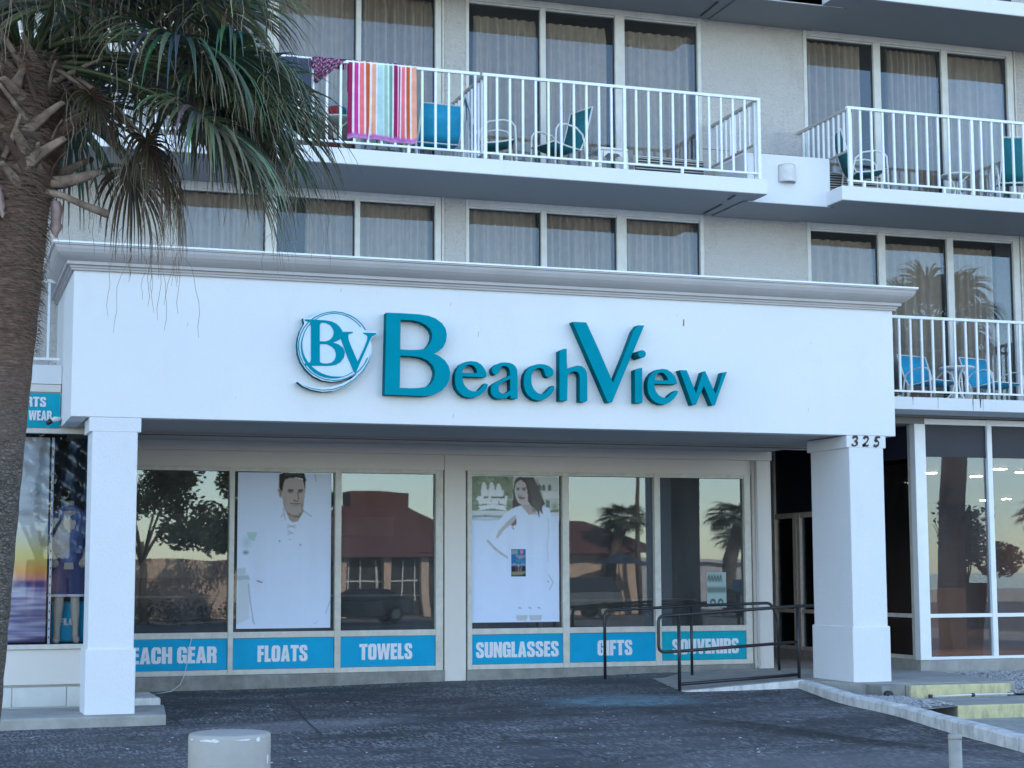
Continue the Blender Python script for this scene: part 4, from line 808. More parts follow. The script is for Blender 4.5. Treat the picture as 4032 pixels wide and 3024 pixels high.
c.line(q8([(340,1130),(450,1250),(560,1340),(655,1400)]),4.5,(.32,.31,.28),.7); c.line(q8([(1330,760),(1340,1000),(1310,1200),(1330,1480)]),1.5,(.42,.45,.5),.7); c.line(q8([(735,905),(765,940)]),1.8,(.15,.13,.13))
for cx_,cy_,rx_,ry_,al_ in FOLD: c.ell(cx_,cy_,rx_,ry_,(.50,.57,.74),al_,1.)
# hand lettering with drips over a ribbon
for x,a in ((275,170),(400,170),(515,190)): c.poly(q8([(x-50,430),(x-35,a+60),(x-15,a),(x+20,a),(x+45,a+60),(x+70,430)]),wh,.95)
c.poly(q8([(230,300),(600,300),(600,390),(230,390)]),wh,.85)
c.poly(q8([(265,400),(640,400),(640,430),(265,430)]),(.10,.12,.09),.9)
def nat(pts,w=5): c.line(q8(pts),w,wh)
nat([(175,450),(195,420),(215,520)]); nat([(215,430),(240,510),(250,420)],6)
nat([(330,450),(285,460),(285,510),(330,500),(335,450),(345,515)],4.6); nat([(370,410),(370,510),(400,510)],4.6); nat([(350,440),(395,440)],3)
nat([(420,450),(420,505),(455,510),(460,450),(465,515)],4.6); nat([(495,515),(495,450),(530,450)],4.6)
nat([(590,455),(550,460),(550,505),(590,505),(593,450),(600,515)],4.6); nat([(640,410),(625,525)],5)
c.poly(q8([(180,565),(420,530),(655,560),(620,590),(660,635),(420,600),(180,635),(215,595)]),wh)
for x in (505,572,632): c.line(o4:=[(1750+(x-8)/1.7015,1750+1098/1.7015),(1750+(x+8)/1.7015,1750+1102/1.7015)],2.,(.15,.17,.2),.9)
for a,b_ in ((478,558),(566,655)): c.poly([(1750+u/1.7015,1750+v/1.7015) for u,v in ((a,1147),(b_,1147),(b_-8,1185),(a+8,1185))],(.46,.50,.54))
c.line([(1750+u/1.7015,1750+v/1.7015) for u,v in ((700,880),(730,930),(705,980))],1.6,ink,.7); c.ell(1750+697/1.7015,1750+925/1.7015,3,6,ink,.8)
p=c.mesh('poster',6.995,8.262,.93,2.925,22.735); tag(p,'tall pale poster of a long haired woman with hand lettering','poster')
c=Canvas(0,1,0,1,44,60,(.02,.13,.36))
c.poly([(0,.55),(1,.55),(1,1),(0,1)],(.008,.012,.03)); c.line([(0,.58),(.2,.56),(.5,.59),(.8,.56),(1,.58)],.02,(.35,.45,.6)); 
for y in (.06,.11,.16): c.line([(.04,y),(.42,y)],.012,(.35,.45,.3))
c.ell(.72,.1,.12,.09,(.75,.25,.2),.9); c.line([(.35,.26),(.95,.26)],.012,(.45,.4,.4)); c.line([(.5,.33),(.8,.31)],.015,(.5,.35,.3)); c.line([(.35,.43),(.9,.45)],.02,(.05,.30,.36))
for k in range(7): c.line([(.25+.09*k,.62+.02*(k%3)),(.3+.07*k,.78)],.014,random.choice([(.25,.03,.05),(.3,.35,.45),(.02,.05,.15)]))
c.line([(.05,.87),(.95,.85)],.014,(.5,.45,.2)); c.line([(.1,.93),(.8,.91)],.01,(.4,.35,.2))
p=c.mesh('notice',7.565,7.775,1.55,1.925,22.731); tag(p,'small dark blue notice stuck on the poster of the woman','notice')
c=Canvas(0,1,0,1,40,60,(.30,.40,.40))
for k in range(5): c.line([(.05+.15*k,.22),(.12+.15*k,.12),(.16+.15*k,.24)],.022,(.03,.04,.04))
for y in (.45,.50,.55):
    c.line([(.05,y),(.45,y)],.016,(.05,.06,.06)); c.line([(.52,y),(.95,y)],.016,(.05,.06,.06))
for x in (.3,.7):
    c.ell(x,.86,.16,.12,(.03,.04,.04),.9,.1); c.ell(x,.87,.08,.06,(.3,.4,.4),.9,.1)
p=c.mesh('notice',10.50,10.80,1.10,1.60,22.738); tag(p,'pale sheet with scribbled writing inside the SOUVENIRS window','notice')
# sunset picture in the left display window
c=Canvas(0,1,0,1,70,150,(.5,.5,.5))
st=[(0,(.32,.32,.33)),(.3,(.42,.45,.47)),(.45,(.38,.38,.38)),(.58,(.42,.36,.10)),(.66,(.50,.20,.04)),(.70,(.42,.16,.16)),(.705,(.05,.03,.13)),(.8,(.10,.07,.22)),(.86,(.03,.02,.07)),(.93,(.12,.09,.25)),(1,(.04,.03,.08))]
for k in range(3): c.C[...,k]=np.interp(c.Y,[a for a,_ in st],[b[k] for _,b in st])
for _ in range(26):
    x,y=random.uniform(0,1),random.uniform(.05,.6); c.ell(x,y,random.uniform(.1,.3),random.uniform(.008,.03),random.choice([(.55,.55,.56),(.14,.12,.13),(.2,.17,.16)]),.5,.9)
for _ in range(150):
    x,y=random.uniform(0,1),random.uniform(.72,.99); c.ell(x,y,random.uniform(.08,.35),random.uniform(.003,.009),random.choice([(.55,.52,.60),(.50,.50,.58),(.03,.02,.07),(.25,.22,.38)]),.7,.9)
c.line([(.72,.69),(.62,.64)],.008,(.6,.55,.5)); c.line([(.62,.64),(.66,.715)],.006,(.6,.55,.5))
c.C=np.clip(c.C*1.5,0,1)
p=c.mesh('poster',-.15,1.30,.82,3.2,21.06); tag(p,'tall sunset over sea picture standing in the left display window','poster')
b=MB(); b.box(1.325,1.352,21.05,21.08,.80,3.2); t=tag(b.build('slotted_upright','white'),'white slotted shelf upright beside the sunset picture','shelf post')
k=.86
while k<3.1: MB().box(1.333,1.343,21.0465,21.0495,k,k+.028).build('slot','mark',t); k+=.1
# mannequin
T=thing('mannequin',(1.58,21.35,.79),'pale headless mannequin in blue shirt and indigo shorts behind the left display glass','mannequin')
mx,my=1.56,21.38
b=MB()
for s in (-1,1):
    x=mx+s*.105
    b.tube([(x+s*.01,my-.10,.80+.02),(x+s*.01,my-.03,.83),(x,my+.03,.88),(x,my+.03,.98),(x-s*.005,my+.025,1.12),(x-s*.01,my+.01,1.22),(x-s*.015,my,1.34),(x-s*.02,my,1.55),(x-s*.03,my,1.75)],[.028,.042,.038,.036,.05,.055,.052,.07,.085],14)
b.tube([(mx,my,1.66),(mx,my,1.80),(mx,my,2.0),(mx,my,2.2),(mx,my+.01,2.33),(mx,my+.01,2.40),(mx,my,2.47)],[.13,.135,.125,.15,.14,.06,.055],16)
for s in (-1,1):
    b.tube([(mx+s*.17,my,2.30),(mx+s*.23,my,2.1),(mx+s*.24,my-.03,1.97),(mx+s*.19,my-.10,1.82),(mx+s*.165,my-.12,1.76)],[.05,.045,.038,.03,.028],10)
    for f in range(4): b.tube([(mx+s*(.185-.016*f),my-.12,1.77),(mx+s*(.187-.019*f),my-.135,1.72),(mx+s*(.183-.017*f),my-.125,1.675+.01*abs(f-1.5))],[.0095,.0085,.006],6)
    b.tube([(mx+s*.15,my-.12,1.78),(mx+s*.125,my-.14,1.74),(mx+s*.118,my-.14,1.71)],[.011,.009,.006],6)
b.build('body','skin',T,True)
b=MB(); n=18
def loft(b,rows,n=18):
    for cx,cy,rx,ry,z,wav in rows:
        for k in range(n): a=2*math.pi*k/n; q=1+wav*math.sin(a*5+z*9); b.v.append((cx+rx*q*math.cos(a),cy+ry*q*math.sin(a),z))
for s in (-1,1):
    k0=len(b.v); rows=[(mx+s*.105,my,.115,.11,1.35,.05),(mx+s*.10,my,.115,.115,1.5,.05),(mx+s*.085,my,.12,.12,1.68,.03),(mx+s*.05,my,.14,.13,1.85,.01)]; loft(b,rows)
    for i in range(3):
        for k in range(n): b.f.append((k0+i*n+k,k0+i*n+(k+1)%n,k0+(i+1)*n+(k+1)%n,k0+(i+1)*n+k))
sh_=b.build('shorts','shorts',T,True)
for s in (-1,1): MB().lathe([(.12,1.338),(.123,1.342),(.123,1.365),(.118,1.368)],mx+s*.105,my,18,1,.96).build('hem','white',sh_,True)
b=MB(); k0=0; loft(b,[(mx,my,.185,.15,1.74,.06),(mx,my,.18,.145,1.9,.05),(mx,my,.175,.14,2.1,.04),(mx,my,.20,.14,2.28,.02),(mx,my+.01,.15,.11,2.37,.01),(mx,my+.01,.07,.07,2.42,0)])
for i in range(5):
    for k in range(n): b.f.append((i*n+k,i*n+(k+1)%n,(i+1)*n+(k+1)%n,(i+1)*n+k))
for s in (-1,1): b.tube([(mx+s*.13,my,2.32),(mx+s*.20,my,2.24),(mx+s*.245,my,2.08),(mx+s*.25,my-.01,2.02)],[.07,.075,.08,.085],12,False)
b.build('shirt','shirt',T,True)
t=thing('shopping_bag',(1.6,21.55,.8),'bright blue bag printed FLO standing behind the mannequin legs','bag')
MB().box(1.40,1.80,21.52,21.60,.80,1.28).build('bag','signblue',t,bevel=.02)
text(t,'FLO',1.47,1.68,1.0,1.08,21.516,d=.002)
# crumpled plastic wrap hanging in front of the mannequin
b=MB(); nx,ny=26,44
for j in range(ny):
    for i in range(nx):
        u,v_=i/(nx-1),j/(ny-1); x=.95+.95*u*(1-.25*v_)+.28*v_; z=3.2-1.35*v_
        b.v.append((x,21.0+.02*math.sin(u*23+v_*9)+.018*math.sin(u*11-v_*21+2)+.012*random.random(),z))
for j in range(ny-1):
    for i in range(nx-1): a=j*nx+i; b.f.append((a,a+nx,a+nx+1,a+1))
tag(b.build('plastic_sheet','wrap',None,True),'crumpled clear plastic sheet hanging behind the left display glass','plastic sheet')
# camera under the banner
t=thing('security_camera',(1.36,20.75,3.33),'small black and white security camera under the teal banner','camera')
MB().tube([(1.27,20.72,3.36),(1.33,20.73,3.39),(1.40,20.78,3.40)],[.028,.032,.02],12).build('housing','whitepl',t,True); MB().tube([(1.235,20.70,3.335),(1.285,20.71,3.37)],[.024,.034],12).build('lens_hood','black',t,True); MB().box(1.38,1.41,20.78,20.88,3.385,3.41).build('bracket','whitepl',t)

# ================================================================== wall lamp
t=thing('wall_sconce',(10.95,20.93,7.0),'cream half round sconce on the white panel between the balconies','wall lamp')
b=MB(); n=14
for z,r in ((6.885,.122),(6.90,.125),(7.10,.125),(7.125,.118)):
    for k in range(n+1): a=math.pi*k/n; b.v.append((10.95-r*math.cos(a),20.928-r*1.05*math.sin(a),z))
for i in range(3):
    for k in range(n): q=i*(n+1)+k; b.f.append((q,q+1,q+n+2,q+n+1))
b.f.append(tuple(3*(n+1)+k for k in range(n+1))[::-1])
o=b.build('shade','lampshade',t,True); so_=o.modifiers.new('s','SOLIDIFY'); so_.thickness=.008
MB().box(10.90,11.0,20.90,20.927,6.96,7.04).build('bracket','black',t)

# ================================================================== towels over the rail
def drape(name,x0,x1,zt,zb,y,colf,label,nx=64,nz=26,back=.4,thick=.012,shape=None,rip=.016):
    b=MB()
    rows=[]
    for j in range(8): rows.append((-1,zt-back*(1-j/8.)))
    rows.append((0,zt+.008))
    for j in range(nz): rows.append((1,zt-(zt-zb)*(j+1)/nz))
    for s,z in rows:
        q=max(0,(zt-z)/(zt-zb))
        for i in range(nx+1):
            u=i/nx; X0,X1=(x0,x1)
            if shape and s>0: X0,X1=shape(q)
            x=X0+(X1-X0)*u; dy=rip*math.sin(u*17+q*1.5)+rip*.7*math.sin(u*41+1); zz=z
            if s>0: zz+= .012*math.sin(u*6.)*q+.01*q*math.sin(u*19)
            yy=y+.01+(.052 if s<0 else (.022 if s==0 else -.012))+dy*(q if s>0 else .4)*1.6
            b.v.append((x,yy,zz)); b.c.append(colf(u,q if s>0 else 0))
    n=nx+1
    for j in range(len(rows)-1):
        for i in range(nx): a=j*n+i; b.f.append((a,a+n,a+n+1,a+1))
    o=b.build(name,'cloth',None,True); m_=o.modifiers.new('s','SOLIDIFY'); m_.thickness=thick
    return tag(o,label,'towel')
mag=(.30,.01,.08);fu=(.60,.03,.26);co=(.85,.16,.19);orr=(.55,.10,.02);pe=(.80,.36,.24);mint=(.42,.62,.62);gre=(.32,.50,.42);dgr=(.12,.34,.24);wt=(.80,.74,.80)
STR=[(.055,mag),(.08,wt),(.145,fu),(.165,wt),(.225,co),(.25,wt),(.31,orr),(.345,wt),(.405,pe),(.42,wt),(.50,mint),(.52,(.6,.7,.72)),(.57,gre),(.595,(.65,.74,.72)),(.64,dgr),(.66,wt),(.72,mag),(.735,wt),(.765,fu),(.785,wt),(.83,co),(.85,wt),(.90,orr),(.93,wt),(1.01,pe)]
def stripe(u,q):
    if q>.965: return (.70,.35,.62)
    if q>.945: return (.5,.12,.45)
    for a,c_ in STR:
        if u<=a: return c_
    return pe
drape('striped_towel',4.725,5.59,L3+1.12,6.925,20.49,stripe,'brightly striped beach towel hanging over the white balcony rail',nx=150)
def flor(u,q):
    n=math.sin(u*37+q*21)+math.sin(u*19-q*41+2)+math.sin((u+q)*53)
    return (.75,.17,.25) if n>1.0 else ((.06,.12,.32) if n<-1.3 else ((.45,.2,.32) if n>.7 else (.018,.015,.04)))
def shp(q): return (4.262-.0*q+.03*q,4.70-.38*q)
drape('floral_cloth',4.262,4.70,L3+1.12,7.60,20.488,flor,'dark floral swimwear with pink blossoms hanging beside the striped towel',nx=70,nz=30,back=.12,shape=shp)
drape('navy_towel',3.58,4.25,L3+1.115,7.33,20.49,lambda u,q:(.045,.055,.09),'plain dark navy towel on the rail behind the palm leaves',nx=30,nz=16)

# ================================================================== furniture
def chair_proto(m):
    t=thing('patio_chair',(0,0,0),'x','patio chair')
    for s in (-1,1):
        b=MB(); x=s*.265
        b.tube([(x,-.26,.0),(x,-.25,.40),(x,-.24,.58),(x,-.19,.645),(x,-.08,.665),(x,.10,.64),(x,.20,.56),(x,.235,.45),(x*.98,.30,.0)],.0135,8)
        b.build('arm_frame','chairwhite',t,True)
        c_=MB().tube([(s*.235,-.25,.42),(s*.235,.0,.375),(s*.235,.19,.36),(s*.235,.27,.52),(s*.235,.40,.98)],.012,8); c_.build('side_rail','chairwhite',t,True)
    for a,z in ((-.25,.42),(.19,.36),(.40,.98)): MB().tube([(-.265 if z<.5 else -.235,a,z),(.265 if z<.5 else .235,a,z)],.011,8).build('cross_bar','chairwhite',t,True)
    b=MB(); pts=[(-.24,.425),(-.1,.385),(.05,.362),(.17,.36)]; 
    for y,z in pts: b.v+=[(-.228,y,z),(.228,y,z)]
    for i in range(3): b.f.append((2*i,2*i+1,2*i+3,2*i+2))
    o=b.build('seat',m,t,True); o.modifiers.new('s','SOLIDIFY').thickness=.008
    b=MB(); pts=[(.195,.38),(.26,.50),(.32,.70),(.395,.965)]
    for y,z in pts: b.v+=[(-.228,y,z),(.228,y,z)]
    for i in range(3): b.f.append((2*i,2*i+1,2*i+3,2*i+2))
    o=b.build('backrest',m,t,True); o.modifiers.new('s','SOLIDIFY').thickness=.008
    return t
def table_proto():
    t=thing('side_table',(0,0,0),'x','side table')
    MB().lathe([(.23,.475),(.245,.485),(.245,.50),(.235,.505)],0,0,28).build('tabletop','chairwhite',t,True)
    for k in range(3):
        a=k*2.094+.5; c_,s_=math.cos(a),math.sin(a)
        MB().tube([(.17*c_,.17*s_,.475),(.07*c_,.07*s_,.40),(.035*c_,.035*s_,.27),(.07*c_,.07*s_,.14),(.21*c_,.21*s_,.0)],.013,8).build('leg','chairwhite',t,True)
    return t
ch0=chair_proto('sling'); chb=chair_proto('slingblue'); tb0=table_proto()
used=set()
def put(proto,x,y,z,rz,label,group):
    o=proto if proto.name not in used else copy_tree(proto); used.add(proto.name)
    o.location=(x,y,z); o.rotation_euler=(0,0,R(rz)); o['label']=label; o['group']=group; return o
gC='patio chairs on the balconies'; gT='white tables on the balconies'
f3,f2=L3+.0,L2+.0
put(ch0,6.88,21.3,f3,78,'chair facing the street in the left corner of the middle balcony',gC)
put(ch0,7.75,21.25,f3,-72,'chair turned sideways with its teal back showing, middle balcony',gC)
put(ch0,3.4,21.3,f3,20,'chair mostly hidden by palm leaves behind the navy towel',gC)
put(ch0,12.38,21.3,f3,76,'chair in the left corner of the upper right balcony',gC)
put(chb,6.0,21.15,f3,182,'blue chair seen from behind, right of the striped towel',gC).scale=(1.2,1,.74)
put(ch0,14.75,21.2,f3,160,'teal backed chair at the right edge of the upper right balcony',gC)
put(chb,13.38,21.3,f2,15,'bright blue chair next to the fascia on the lower right balcony',gC)
put(chb,14.40,21.3,f2,15,'bright blue chair to the right of the round table, lower right balcony',gC)
put(tb0,13.62,21.05,f2,0,'round white table between two bright blue chairs',gT)
put(tb0,13.95,21.4,f3,30,'round white table on the upper right balcony',gT)
put(tb0,4.75,21.25,f3+.06,60,'round white table behind the striped towel carrying a cushion',gT)
t=thing('folded_cushion',(4.73,21.2,f3+.57),'small teal and red cloth bundle on the white table','cushion')
b=MB(); 
for a,c_ in ((0,(.02,.20,.30)),):
    n=10
    for j in range(7):
        for i in range(n):
            th=2*math.pi*i/n; r=.10*math.sin(math.pi*(j+.35)/7.4); b.v.append((4.74+r*1.2*math.cos(th)*(1+.15*math.sin(th*3+j)),21.2+r*math.sin(th),f3+.57+.14*(1-math.cos(math.pi*j/6))/2)); b.c.append((.45,.05,.06) if math.cos(th)<-.3 else c_)
    for j in range(6):
        for i in range(n): b.f.append((j*n+i,j*n+(i+1)%n,(j+1)*n+(i+1)%n,(j+1)*n+i))
b.build('cushion','cloth',t,True)
t=thing('beach_bag',(4.65,21.3,f3),'dark red bag under the white table behind the striped towel','bag')
M['redbag']=mat('dark_red_canvas',(.12,.012,.02),.9,.2,9)
bb=MB(); bb.tube([(4.65,21.3,f3+.01),(4.65,21.3,f3+.12),(4.65,21.3,f3+.27),(4.65,21.3,f3+.34)],[.15,.17,.14,.06],12); bb.build('bag','redbag',t,True)
MB().tube([(4.55,21.3,f3+.32),(4.57,21.3,f3+.45),(4.72,21.3,f3+.45),(4.75,21.3,f3+.32)],.01,6).build('handle','redbag',t,True)
# plastic stool
t=thing('plastic_stool',(8.55,21.3,f3),'square white plastic stool beside the teal backed chair','stool')
MB().box(8.27,8.70,21.12,21.52,f3+.40,f3+.44).build('seat','whitepl',t,bevel=.012)
for sx_ in (0,1):
    for sy_ in (0,1):
        x=8.29+.35*sx_; y=21.14+.32*sy_; b=MB(); x2=x+(-.03 if sx_==0 else .03)
        b.v+=[(x,y,f3+.40),(x+.06,y,f3+.40),(x+.06,y+.05,f3+.40),(x,y+.05,f3+.40),(x2+.01,y,f3),(x2+.05,y,f3),(x2+.05,y+.04,f3),(x2+.01,y+.04,f3)]
        b.f+=[(3,2,1,0),(4,5,6,7),(0,1,5,4),(1,2,6,5),(2,3,7,6),(3,0,4,7)]; fixn(b.build('leg','whitepl',t,bevel=.005))
b=MB(); b.prism([(8.35,f3+.395),(8.62,f3+.395),(8.62,f3+.30),(8.56,f3+.36),(8.41,f3+.36),(8.35,f3+.30)],[],21.13,21.15); b.build('apron','whitepl',t)
# wall air conditioners
def aircon(x0,x1,y,z0,label):
    t=thing('air_conditioner',((x0+x1)/2,y+.1,z0),label,'air conditioner','wall air conditioners on the balconies')
    b=MB(); b.box(x0,x1,y+.02,y+.30,z0,z0+.40); b.build('casing','frame_dirty',t,bevel=.01)
    k=z0+.03
    while k<z0+.36:
        MB().box(x0+.02,x1-.02,y-.006,y+.018,k,k+.014).build('louvre','ac',t); k+=.036
    MB().box(x0+.015,x1-.015,y+.010,y+.019,z0+.02,z0+.38).build('recess','mark',t)
aircon(9.0,10.06,21.64,f3+.10,'slatted air conditioner under the right pane of the middle balcony')
aircon(11.85,12.85,21.64,f3+.08,'slatted air conditioner behind the chair of the upper right balcony')

# ================================================================== curtains
def curtain(x0,x1,z0,z1,y,label,amp=.055,per=.10,gr=1.):
    b=MB(); n=max(8,int((x1-x0)/per*9)); ph=random.uniform(0,6); r=random.uniform(.85,1.15)
    for j,z in enumerate((z1,z1-.06,z1-.2,(z0+z1)/2,z0)):
        for i in range(n+1):
            u=i/n; x=x0+(x1-x0)*u; a=amp*(.35 if j==0 else (.6 if j==1 else 1))
            b.v.append((x+.01*math.sin(j*1.3+u*30),y+a*math.sin(2*math.pi*(x-x0)/per*r+ph+.25*j*math.sin(u*9))+.3*a*math.sin(u*47),z+(.003*math.sin(2*math.pi*(x-x0)/per*r) if j==0 else 0)))
    for j in range(4):
        for i in range(n): a=j*(n+1)+i; b.f.append((a,a+n+1,a+n+2,a+1))
    tag(b.build('curtain','curtain',None,True),label,'curtain','beige curtains behind the hotel windows')
fl={2:'second',3:'third'}
for lv,(z0,z1) in ((2,(L2+.05,6.44)),(3,(L3+.05,9.34))):
    for nm,Gx in groups:
        for pi,(a,b_) in enumerate(((Gx[1],Gx[2]),(Gx[3],Gx[4]),(Gx[5],Gx[6]))):
            side=('left','centre','right')[pi]; l=0; r_=0; zz=z1
            if lv==3 and nm=='middle': l,r_=((.13,0),(.0,.07),(0,0))[pi]; zz=9.22
            if lv==3 and nm=='right': l,r_=((0,.10),(.20,0),(0,.0))[pi]; zz=9.34
            if lv==2 and nm=='right': l,r_=((0,.0),(.0,0),(0,.22))[pi]; zz=6.40
            if lv==2 and nm=='left': l,r_=((0,0),(.42,0),(.0,0))[pi]; zz=6.5
            if lv==2 and nm=='middle': zz=6.5
            if lv==3 and nm=='left': zz=9.36
            curtain(a+l,b_-r_,z0,zz,22.19,'beige curtain in the %s pane of the %s window, %s floor'%(side,nm,fl[lv]),per=.10+.06*random.random())

# ================================================================== ramp handrails
t=thing('handrail',(9.9,20.4,.1),'near dark metal handrail with a looped end beside the ramp','handrail')
def bend(P,r=.09,n=5):
    P=[Vector(p) for p in P]; out=[P[0]]
    for a,b_,c_ in zip(P[:-2],P[1:-1],P[2:]):
        d1=(a-b_).normalized(); d2=(c_-b_).normalized(); s=b_+d1*r; e=b_+d2*r
        for k in range(n+1): q=k/n; out.append(s*(1-q)**2+b_*2*q*(1-q)+e*q*q)
    out.append(P[-1]); return out
RY=20.42
MB().tube(bend([(11.3,RY+.10,1.165),(10.72,RY,1.160),(9.03,RY,1.063),(8.75,RY,1.050),(8.75,RY,.600),(9.03,RY,.607),(10.70,RY,.697)],.085),.021,10).build('rail','black',t,True)
MB().tube([(9.05,RY,.195),(10.70,RY,.280)],.021,10).build('rail','black',t,True)
for x,z in ((9.03,1.063),(10.715,1.158)): MB().tube([(x,RY,gz(x,RY)-.05 if x<10 else PZ-.1),(x,RY,z)],.022,10).build('post','black',t,True)
t=thing('handrail',(9.9,22.1,.2),'far dark metal handrail close to the shop window','handrail')
RY=22.12
MB().tube(bend([(8.69,RY,.10),(8.69,RY,1.088),(9.98,RY,1.14),(11.19,RY,1.17),(11.29,RY,.95),(11.30,RY,.2)],.08),.021,10).build('rail','black',t,True)
MB().tube([(9.97,RY,.15),(9.97,RY,1.13)],.020,10).build('post','black',t,True)
# ================================================================== bollards
t=thing('concrete_bollard',(1.75,10.62,-.3),'wide pale painted concrete bollard with chipped edge in the foreground','bollard')
bx,by=1.742,10.60; z1=.652
n=40; b=MB(); prof=[(.245,-.35),(.245,.625),(.243,.642),(.236,.651),(.22,.654),(.0,.655)]
b.lathe(prof,bx,by,n); b.build('body','bollard',t,True)
M['chip']=mat('fresh_concrete_chip',(.72,.74,.78),.8,.15,40)
def chip(ang,z,w_,h_,m='chip'):
    b=MB(); k=10; pts=[]
    for i in range(k): a=2*math.pi*i/k; rr_=random.uniform(.6,1.1); pts.append((ang+w_*rr_*math.cos(a),z+h_*rr_*math.sin(a)))
    for a,zz in pts: b.v.append((bx+.2466*math.sin(a),by-.2466*math.cos(a),zz))
    b.v.append((bx+.2475*math.sin(ang),by-.2475*math.cos(ang),z))
    for i in range(k): b.f.append((i,(i+1)%k,k))
    b.build('chip',m,t)
VA=math.atan2(bx,by)
for k in range(5):
    a=-VA+(-1.1,-.55,-.35,.35,.75)[k]; chip(a,.628+random.uniform(-.006,.004),(.10,.28,.12,.22,.07)[k],(.006,.009,.014,.006,.016)[k])
chip(-VA+1.15,.50,.06,.035); chip(-VA+1.05,.38,.12,.07); chip(-VA+1.12,.33,.10,.06); chip(-VA-.32,.44,.09,.05,'bollard'); 
t=thing('steel_bollard',(5.96,9.35,-.3),'slim weathered steel post with a rounded cap at lower right','bollard')
MB().lathe([(.040,-.4),(.040,.585)],5.957,9.355,20).build('post','steel',t,True)
MB().lathe([(.0405,.583),(.043,.590),(.043,.606),(.034,.616),(.0,.620)],5.957,9.355,20).build('cap','steel',t,True)
# cable on the wall foot (white wire from the first panel)
t=thing('loose_wire',(3.1,22.6,.2),'thin pale wire hanging over the BEACH GEAR panel to the ground','wire')
MB().tube([(3.22,22.655,.80),(3.19,22.65,.66),(3.17,22.65,.50),(3.13,22.62,.32),(3.07,22.58,.20),(2.95,22.5,.125),(2.75,22.4,.105),(2.6,22.2,.10)],.004,6).build('wire','white',t,True)
o=box('kerb_stub','kerb',None,2.30,2.62,20.9,22.0,-.05,.16,bevel=.02); tag(o,kind='structure')
# lobby lights, planter
for i,(x,y,z) in enumerate(((14.31,23.5,2.97),(14.67,23.5,3.118),(15.49,23.5,3.074),(15.93,23.5,3.20),(15.629,23.5,2.701),(16.026,23.5,2.729),(16.317,23.5,3.152))):
    zp=z; z=3.205
    yy=y*(3.20-1.6)/(zp-1.6); xx=x/y*yy
    t=thing('ceiling_light',(xx,yy,z),('leftmost ceiling light behind the lobby side glass','ceiling light just right of the white storefront post','lobby ceiling light above the top of the potted plant','bright lobby ceiling light right of the glazing bar','dim lobby ceiling light low in the first pane','dim lobby ceiling light low in the second pane','rightmost lobby ceiling light near the picture edge')[i],'ceiling light','round ceiling lights in the lobby')
    MB().lathe([(.10,z-.012),(.10,z+.01)],xx,yy,18).build('lens','lobbylight',t); MB().lathe([(.12,z-.006),(.12,z+.014)],xx,yy,18).build('ring','whitepl',t)
PXX,PYY=17.0,16.5
t=thing('potted_plant',(PXX,PYY,.0),'tall potted sea grape outside, mirrored in the lobby glass','potted plant')
MB().lathe([(.20,-.1),(.22,.0),(.27,.60),(.33,1.10),(.36,1.36),(.365,1.40),(.34,1.40),(.31,1.35)],PXX,PYY,24).build('pot','pot',t,True)
b=MB()
for k in range(11):
    a=random.uniform(0,6.28); b.tube([(PXX,PYY,1.3),(PXX+.25*math.cos(a),PYY+.2*math.sin(a),1.8),(PXX+.6*math.cos(a),PYY+.4*math.sin(a),2.1+random.uniform(-.2,.5))],[.018,.012,.006],5)
b.build('stem','bark',t,True)
def leaves(b,cx,cy,cz,rx,ry,rz_,n,s,cols,pw=.4):
    for _ in range(n):
        d=Vector((random.gauss(0,1),random.gauss(0,1),random.gauss(0,1))).normalized()*random.random()**pw
        p=Vector((cx+d.x*rx,cy+d.y*ry,cz+d.z*rz_)); a=Vector((random.gauss(0,1),random.gauss(0,1),random.gauss(0,.6))).normalized()*s*random.uniform(.6,1.3); c_=a.orthogonal().normalized()*s*.45
        k=len(b.v); b.v+=[tuple(p-a),tuple(p+c_),tuple(p+a),tuple(p-c_)]; b.f.append((k,k+1,k+2,k+3)); cc=random.choice(cols); q=random.uniform(.7,1.3); b.c+=[(cc[0]*q,cc[1]*q,cc[2]*q)]*4
b=MB(); gc=[(.03,.05,.025),(.05,.075,.035),(.02,.03,.02)]
leaves(b,PXX-.05,PYY,2.15,.42,.42,.48,1300,.06,gc); leaves(b,PXX+.6,PYY+.1,1.8,.48,.35,.32,700,.06,gc); leaves(b,PXX+.2,PYY,2.6,.5,.3,.14,120,.06,gc,1); leaves(b,PXX-.45,PYY,2.6,.2,.2,.3,60,.06,gc,1); b.build('foliage','leafdark',t)
t=thing('office_chair',(12,24,.24),'dark chair shape just inside the side glass of the lobby','chair')
MB().box(13.9,14.4,24.6,25.1,.66,.74).build('seat','dark',t,bevel=.03); MB().box(13.9,14.4,25.05,25.15,.8,1.5).build('backrest','dark',t,bevel=.03)
for a in (0,1.57,3.14,4.71): MB().tube([(14.15,24.85,.34),(14.15+.3*math.cos(a),24.85+.3*math.sin(a),.26)],.02,6).build('leg','dark',t)
MB().tube([(14.15,24.85,.34),(14.15,24.85,.67)],.025,8).build('pedestal','dark',t)
